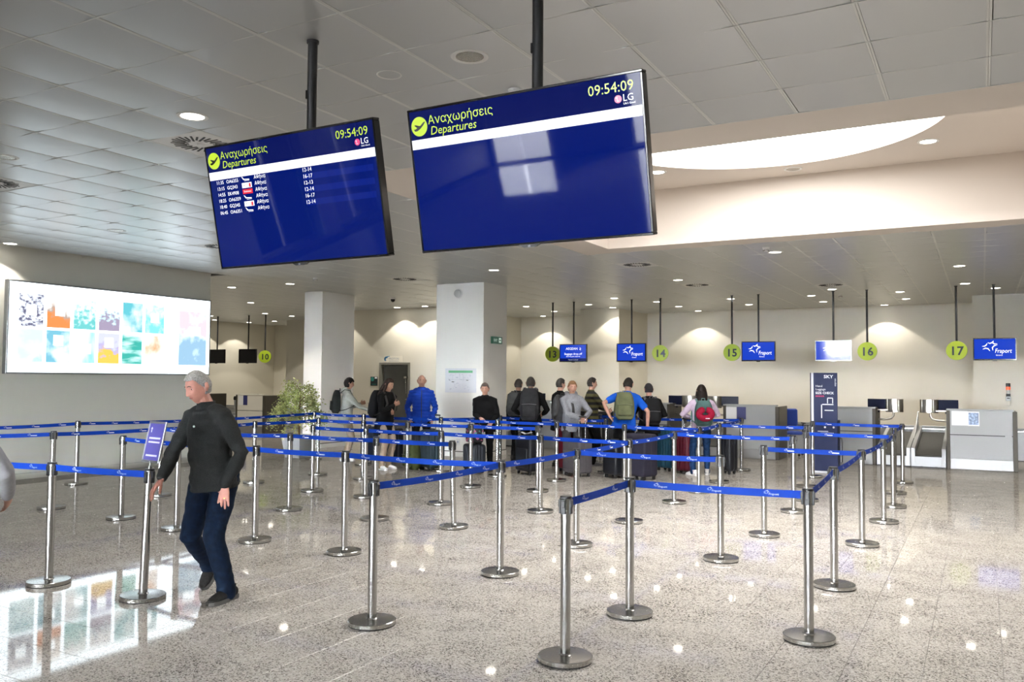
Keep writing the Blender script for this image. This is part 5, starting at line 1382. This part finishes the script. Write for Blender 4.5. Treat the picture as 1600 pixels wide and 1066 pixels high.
def worn_pack(info, label, col, h=.46, w=.31, d=.17, z=.06, tilt=0., strap=RUBBER, dx=0.):
    k = info['k']; M = Matrix.Translation(info['pos']) @ Matrix.Rotation(info['rz'], 4, 'Z')
    at_ = info['sp'](z)-info['fwd']*(.125*k)+info['right']*dx
    t = thing('backpack', label, 'backpack', M @ at_, info['rz'])
    u = info['up']; t.rotation_euler = (-(atan2(u.y, u.z))+tilt, 0, info['rz'])
    backpack_geo(t, col, h, w, d, trim=strap)
    for s in (-1, 1):
        mb = MB(); s0 = s*.085
        mb.tube([(s0, -.03, h*.88), (s0*1.2, .045, h*.88+.075), (s0*1.35, .15, h*.88+.055), (s0*1.55, .265, h*.62), (s0*1.75, .24, h*.36), (s0*1.9, .10, h*.20), (s0*1.5, -.02, h*.12)], [(.024, .007)]*7, 8, (1, 0, 0)); mb.build('strap', strap, t, smooth=50)
    return t
c_, r_ = V((.485, -.873, 0)), V((.874, .485, 0))
def face(c, r): v = (c_*c+r_*r).normalized(); return (v.x, v.y)
GREY_J = cloth('charcoal_knit', (.025, .0265, .0265), (140, .22), bump=(16, .55)); DENIM = cloth('denim', (.0042, .010, .024), (26, .38), bump=(11, .6)); SUEDE = cloth('black_suede', (.018, .017, .016), (60, .3)); SOLE_G = mat('grey_sole', (.09, .085, .08), .7)
# the walking man
man, mi = person('elderly man in charcoal jumper and jeans walking left past the barrier', -5.027, 4.503, (.342, -.94), 1.76, GREY_J, DENIM, (SUEDE, SOLE_G), 'short', (.30, .29, .28), SKIN_R,
    lean=.10, side=.10, twist=-.42, head=(-.45, .34), head_off=(.03, .02, -.01), RF=(.19, -.30, .105, -.1, .75), LF=(-.128, .035, 0, -.2), RH=(.30, .22, .90), RE=(.7, -.7, -.2), LH=(-.15, .14, .855), LE=(-.7, -.7, -.1),
    RP=(-.3, -.2, -.9), LP=(.05, -1, -.1), RD=(.34, .40, -.62), LD=(.02, .14, -1), curl=.32, curlL=.07, belly=.022, girth=1.0, vox=.0040, cvox=.0075, drop=.03, hem=-.075, hipshift=.0, baggy=.010, disp=lambda p: wrinkle(.013, 6, 13, 2.)(p))
J_ = mi['J']
mb = MB(); w = J_['L'][6]; d_ = V((.02, .16, -1)).normalized(); pn = V((.05, -1, -.1)); pn = (pn-d_*pn.dot(d_)).normalized(); T_ = -d_.cross(pn)
cR = w+d_*.092-T_*.0105; q = V((0, 0, 1)).rotation_difference(d_).to_matrix(); mb.lathe([(.0105, -.003), (.0118, -.003), (.0118, .003), (.0105, .003), (.0105, -.003)], cR, 16, q); mb.build('gold_ring', mat('gold', (.75, .52, .18), .25, 1.), man)
mb = MB(); p_ = mi['sp'](.40)+mi['fwd']*.128; mb.lathe([(0, -.003), (.008, -.002), (.008, .002), (0, .003)], p_, 10, Matrix.Rotation(pi/2, 3, 'X')); mb.build('button', mat('pale_button', (.5, .6, .58), .4), man)

BLK = cloth('black', (.0055, .0055, .006)); BEIGE = cloth('beige', (.36, .285, .21), (30, .12)); OATM = cloth('oatmeal', (.50, .50, .44), (30, .10)); JEAN2 = cloth('dark_jeans', (.010, .030, .085), (26, .3)); DKG = cloth('dark_grey', (.05, .05, .055))
WSH = mat('white_trainer', (.75, .75, .76), .5); BSH = mat('black_shoe', (.015, .015, .016), .5)
pA, iA = person('young man in a light grey hoodie resting a hand on a barrier post', -11.06, 13.15, face(-.30, 1), 1.66, cloth('light_grey', (.37, .385, .345), (30, .08)), BEIGE, WSH, 'bangs', (.010, .008, .008), lean=.06, RH=(.08, .44, 1.0), RE=(.3, -.8, -.6), LH=(-.10, .30, 1.12), curl=.5, hem=-.17, coat_flare=.01, hood=True, girth=1.05, head=(.1, .12), name_top='hoodie')
worn_pack(iA, 'black backpack worn by the young man in the light grey hoodie', (.022, .026, .026), .46, .31, .19, .05)
pB, iB = person('woman in a black coat and beige trousers, hand held to her chest', -9.43, 12.28, face(.55, .8), 1.66, BLK, BEIGE, WSH, 'long', (.022, .013, .010), SKIN_D, lean=.12, RH=(.05, .27, 1.16), RE=(.8, -.3, -.6), LH=(.06, .25, 1.03), RP=(-.5, -.8, 0), curl=.7, hem=-.26, coat_flare=.02, girth=1.1, head=(.1, .35), name_top='coat', RF=(.10, .03, 0, -.3))
worn_pack(iB, 'black backpack worn by the woman in the black coat and beige trousers', (.010, .010, .012), .50, .36, .20, .02)
pC, iC = person('bald man in a bright blue quilted puffer jacket with hands in pockets', -9.38, 13.35, face(1, .12), 1.73, cloth('puffer_blue', (.008, .045, .36), (20, .1), .5), BLK, WSH, 'fringe', (.12, .10, .09), SKIN, RH=(.215, .07, .855), LH=(-.215, .07, .855), RE=(.7, -.8, 0), LE=(-.7, -.8, 0), hem=-.12, coat_flare=.0, girth=1.02, disp=puffs, name_top='puffer_jacket', head=(0, .1))
mb = MB(); mb.tube([iC['sp'](s_)+iC['fwd']*f_ for s_, f_ in ((-.10, .168), (.1, .158), (.2, .150), (.32, .146), (.42, .132), (.50, .098))], .006, 6); mb.build('zipper', BLACK, pC, smooth=60)
pD, iD = person('person in a black jacket facing the camera with a hand on the floral bag', -7.83, 13.12, face(1, -.1), 1.59, BLK, BLK, BSH, 'short', (.10, .08, .07), SKIN, RH=(.05, .28, .95), LH=(-.16, .22, .88), RE=(.5, -.8, -.4), LE=(-.5, -.8, -.4), RP=(0, -.4, -1), LP=(0, -.4, -1), curl=.6, hem=-.16, coat_flare=.02, girth=1.12, name_top='jacket', head=(0, .3))
pE, iE = person('person in black seen from behind wearing a large black hiking backpack', -7.22, 13.72, face(-1, .1), 1.70, BLK, BLK, BSH, 'short', (.03, .025, .022), SKIN_D, hem=-.14, coat_flare=.02, girth=1.12, name_top='jacket', RH=(.22, .2, 1.0), LH=(-.22, .2, 1.0))
worn_pack(iE, 'large black hiking backpack with grey patterns in the middle of the queue', (.030, .030, .033), .58, .36, .24, .0, strap=mat('grey_webbing', (.10, .10, .11), .7))
pN, iN = person('person in dark clothes with a grey backpack, mostly hidden behind the black hiking backpack', -8.12, 14.9, face(-1, .4), 1.66, BLK, BLK, BSH, 'short', (.03, .025, .022), SKIN_D, hem=-.12, girth=1.05, name_top='jacket')
worn_pack(iN, 'grey backpack at the left of the hiking backpack, behind the column edge', (.075, .078, .078), .46, .32, .18, .04)
pF, iF = person('person in a black coat standing between the hiking backpack and the grey hoodie', -6.98, 14.45, face(-.5, .9), 1.68, BLK, BLK, BSH, 'short', (.05, .045, .04), SKIN, hem=-.22, coat_flare=.02, girth=1.05, name_top='coat')
pG, iG = person('woman in a grey hoodie holding the handle of the grey suitcase', -6.32, 13.55, face(.95, .15), 1.64, cloth('mid_grey', (.21, .215, .235), (40, .12)), DKG, mat('grey_trainer', (.35, .35, .36), .6), 'bun', (.25, .14, .07), SKIN, lean=.07, twist=.1, RH=(-.10, .30, .985), LH=(-.17, .30, .98), RE=(.9, -.2, -.5), LE=(-1, -.2, -.5), RP=(0, -.3, -1), LP=(0, -.3, -1), curl=.9, hem=-.14, girth=1.0, hood=True, head=(0, .25), name_top='hoodie')
worn_pack(iG, 'dark grey backpack on the back of the woman in the grey hoodie', (.085, .085, .092), .48, .34, .19, .0, dx=.13)
STR = bpy.data.materials.new('striped_knit'); STR.use_nodes = True; nt = STR.node_tree; b_ = nt.nodes['Principled BSDF']; b_.inputs['Roughness'].default_value = .85
tc = nt.nodes.new('ShaderNodeTexCoord'); sp_ = nt.nodes.new('ShaderNodeSeparateXYZ'); nt.links.new(tc.outputs['Object'], sp_.inputs[0]); m1 = nt.nodes.new('ShaderNodeMath'); m1.operation = 'MULTIPLY'; m1.inputs[1].default_value = 9.5; nt.links.new(sp_.outputs['Z'], m1.inputs[0])
m2 = nt.nodes.new('ShaderNodeMath'); m2.operation = 'FRACT'; nt.links.new(m1.outputs[0], m2.inputs[0]); m3 = nt.nodes.new('ShaderNodeMath'); m3.operation = 'GREATER_THAN'; m3.inputs[1].default_value = .5; nt.links.new(m2.outputs[0], m3.inputs[0])
mx_ = nt.nodes.new('ShaderNodeMix'); mx_.data_type = 'RGBA'; mx_.inputs[6].default_value = (.010, .010, .010, 1); mx_.inputs[7].default_value = (.085, .078, .025, 1); nt.links.new(m3.outputs[0], mx_.inputs[0]); nt.links.new(mx_.outputs[2], b_.inputs['Base Color'])
pH, iH = person('man in a black and olive striped jumper with folded arms', -6.58, 15.0, face(-.25, 1), 1.70, STR, BLK, mat('grey_shoe', (.10, .10, .11), .6), 'short', (.03, .025, .022), SKIN, RH=(-.02, .32, 1.08), LH=(.10, .30, 1.05), RE=(.9, .1, -.5), LE=(-.9, .1, -.5), curl=.8, hem=-.12, girth=1.1, name_top='striped_jumper')
TEE = cloth('royal_blue', (.008, .085, .48), (30, .08)); 
pI, iI = person('man in a blue T-shirt leaning on a big dark suitcase, seen from behind', -5.42, 13.78, face(-1, .05), 1.74, TEE, BLK, BSH, 'short', (.02, .017, .015), SKIN, lean=.20, side=.13, twist=-.1, RH=(.40, .02, .83), RE=(.8, -.5, 0), LH=(-.245, -.03, 1.0), LE=(-1, -.35, .3), RP=(0, 0, -1), RD=(.75, .5, -.12), LP=(0, -.3, 1), LD=(.5, .2, -.7), curl=.12, curlL=.5, short=True, hem=-.12, girth=1.08, name_top='t_shirt', head=(-.3, .3), drop=.02)
worn_pack(iI, 'olive green backpack worn by the man in the blue T-shirt', (.15, .165, .085), .47, .34, .19, .02, strap=mat('olive_webbing', (.12, .13, .07), .7))
pJ, iJ = person('person in black with a black backpack standing right of the blue T-shirt', -5.16, 14.30, face(-1, -.1), 1.60, BLK, BLK, BSH, 'short', (.02, .018, .02), SKIN, hem=-.16, girth=1.1, coat_flare=.02, name_top='jacket', RH=(.2, .22, .98), LH=(-.2, .22, .98))
worn_pack(iJ, 'black backpack with grey piping right of the blue T-shirt', (.012, .012, .014), .46, .33, .18, .02, strap=mat('grey_webbing', (.10, .10, .11), .7))
pK, iK = person('woman with long dark hair in a lilac top and jeans, seen from behind', -4.28, 14.53, face(-1, .05), 1.58, cloth('lilac', (.52, .42, .54), (30, .08)), JEAN2, WSH, 'long', (.016, .011, .010), SKIN, RH=(.14, .27, 1.0), LH=(-.16, .25, .98), RE=(1, -.3, -.4), LE=(-1, -.3, -.4), hem=-.05, girth=1.05, name_top='top', RF=(.10, .05, 0, -.2), LF=(-.17, -.12, 0, .55))
worn_pack(iK, 'teal backpack worn by the woman in the lilac top', (.085, .17, .165), .44, .32, .18, .02, strap=mat('teal_webbing', (.10, .20, .19), .7))
M_ = Matrix.Translation(iK['pos']) @ Matrix.Rotation(iK['rz'], 4, 'Z'); at_ = iK['sp'](.26)-iK['fwd']*.365
t = thing('neck_pillow', 'dark red horseshoe neck pillow hanging on the teal backpack', 'pillow', M_ @ at_, iK['rz'])
mb = MB(); pts = [(.105*cos(a), -.0, .075*sin(a)) for a in [pi*(.5+.16)+i*(2*pi-.32*pi)/18 for i in range(19)]]; mb.tube(pts, [(.05, .058)]*19, 14, (0, 1, 0)); mb.build('cushion', cloth('dark_red', (.22, .006, .025), (30, .12)), t, smooth=70)
MB().tube([(-.02, -.045, .10), (0, -.055, .05), (.02, -.02, .12)], .006, 6).build('clip_strap', BLACK, t, smooth=60)
mb = MB(); mb.box((.03, -.058, -.075), (.07, .004, .012), .001); mb.build('label', PRINT, t)
pL, iL = person('person at the left picture edge of whom only a pale grey sleeve shows', -5.148, 2.676, face(-1, .2), 1.70, cloth('pale_grey', (.36, .36, .38), (40, .08)), DKG, BSH, 'short', (.05, .04, .03), SKIN, hem=-.10, RH=(.17, .26, .93), RE=(1, -.5, 0), name_top='jumper', girth=1.1)
run_jobs()
# ring and pack details are done; nothing else follows
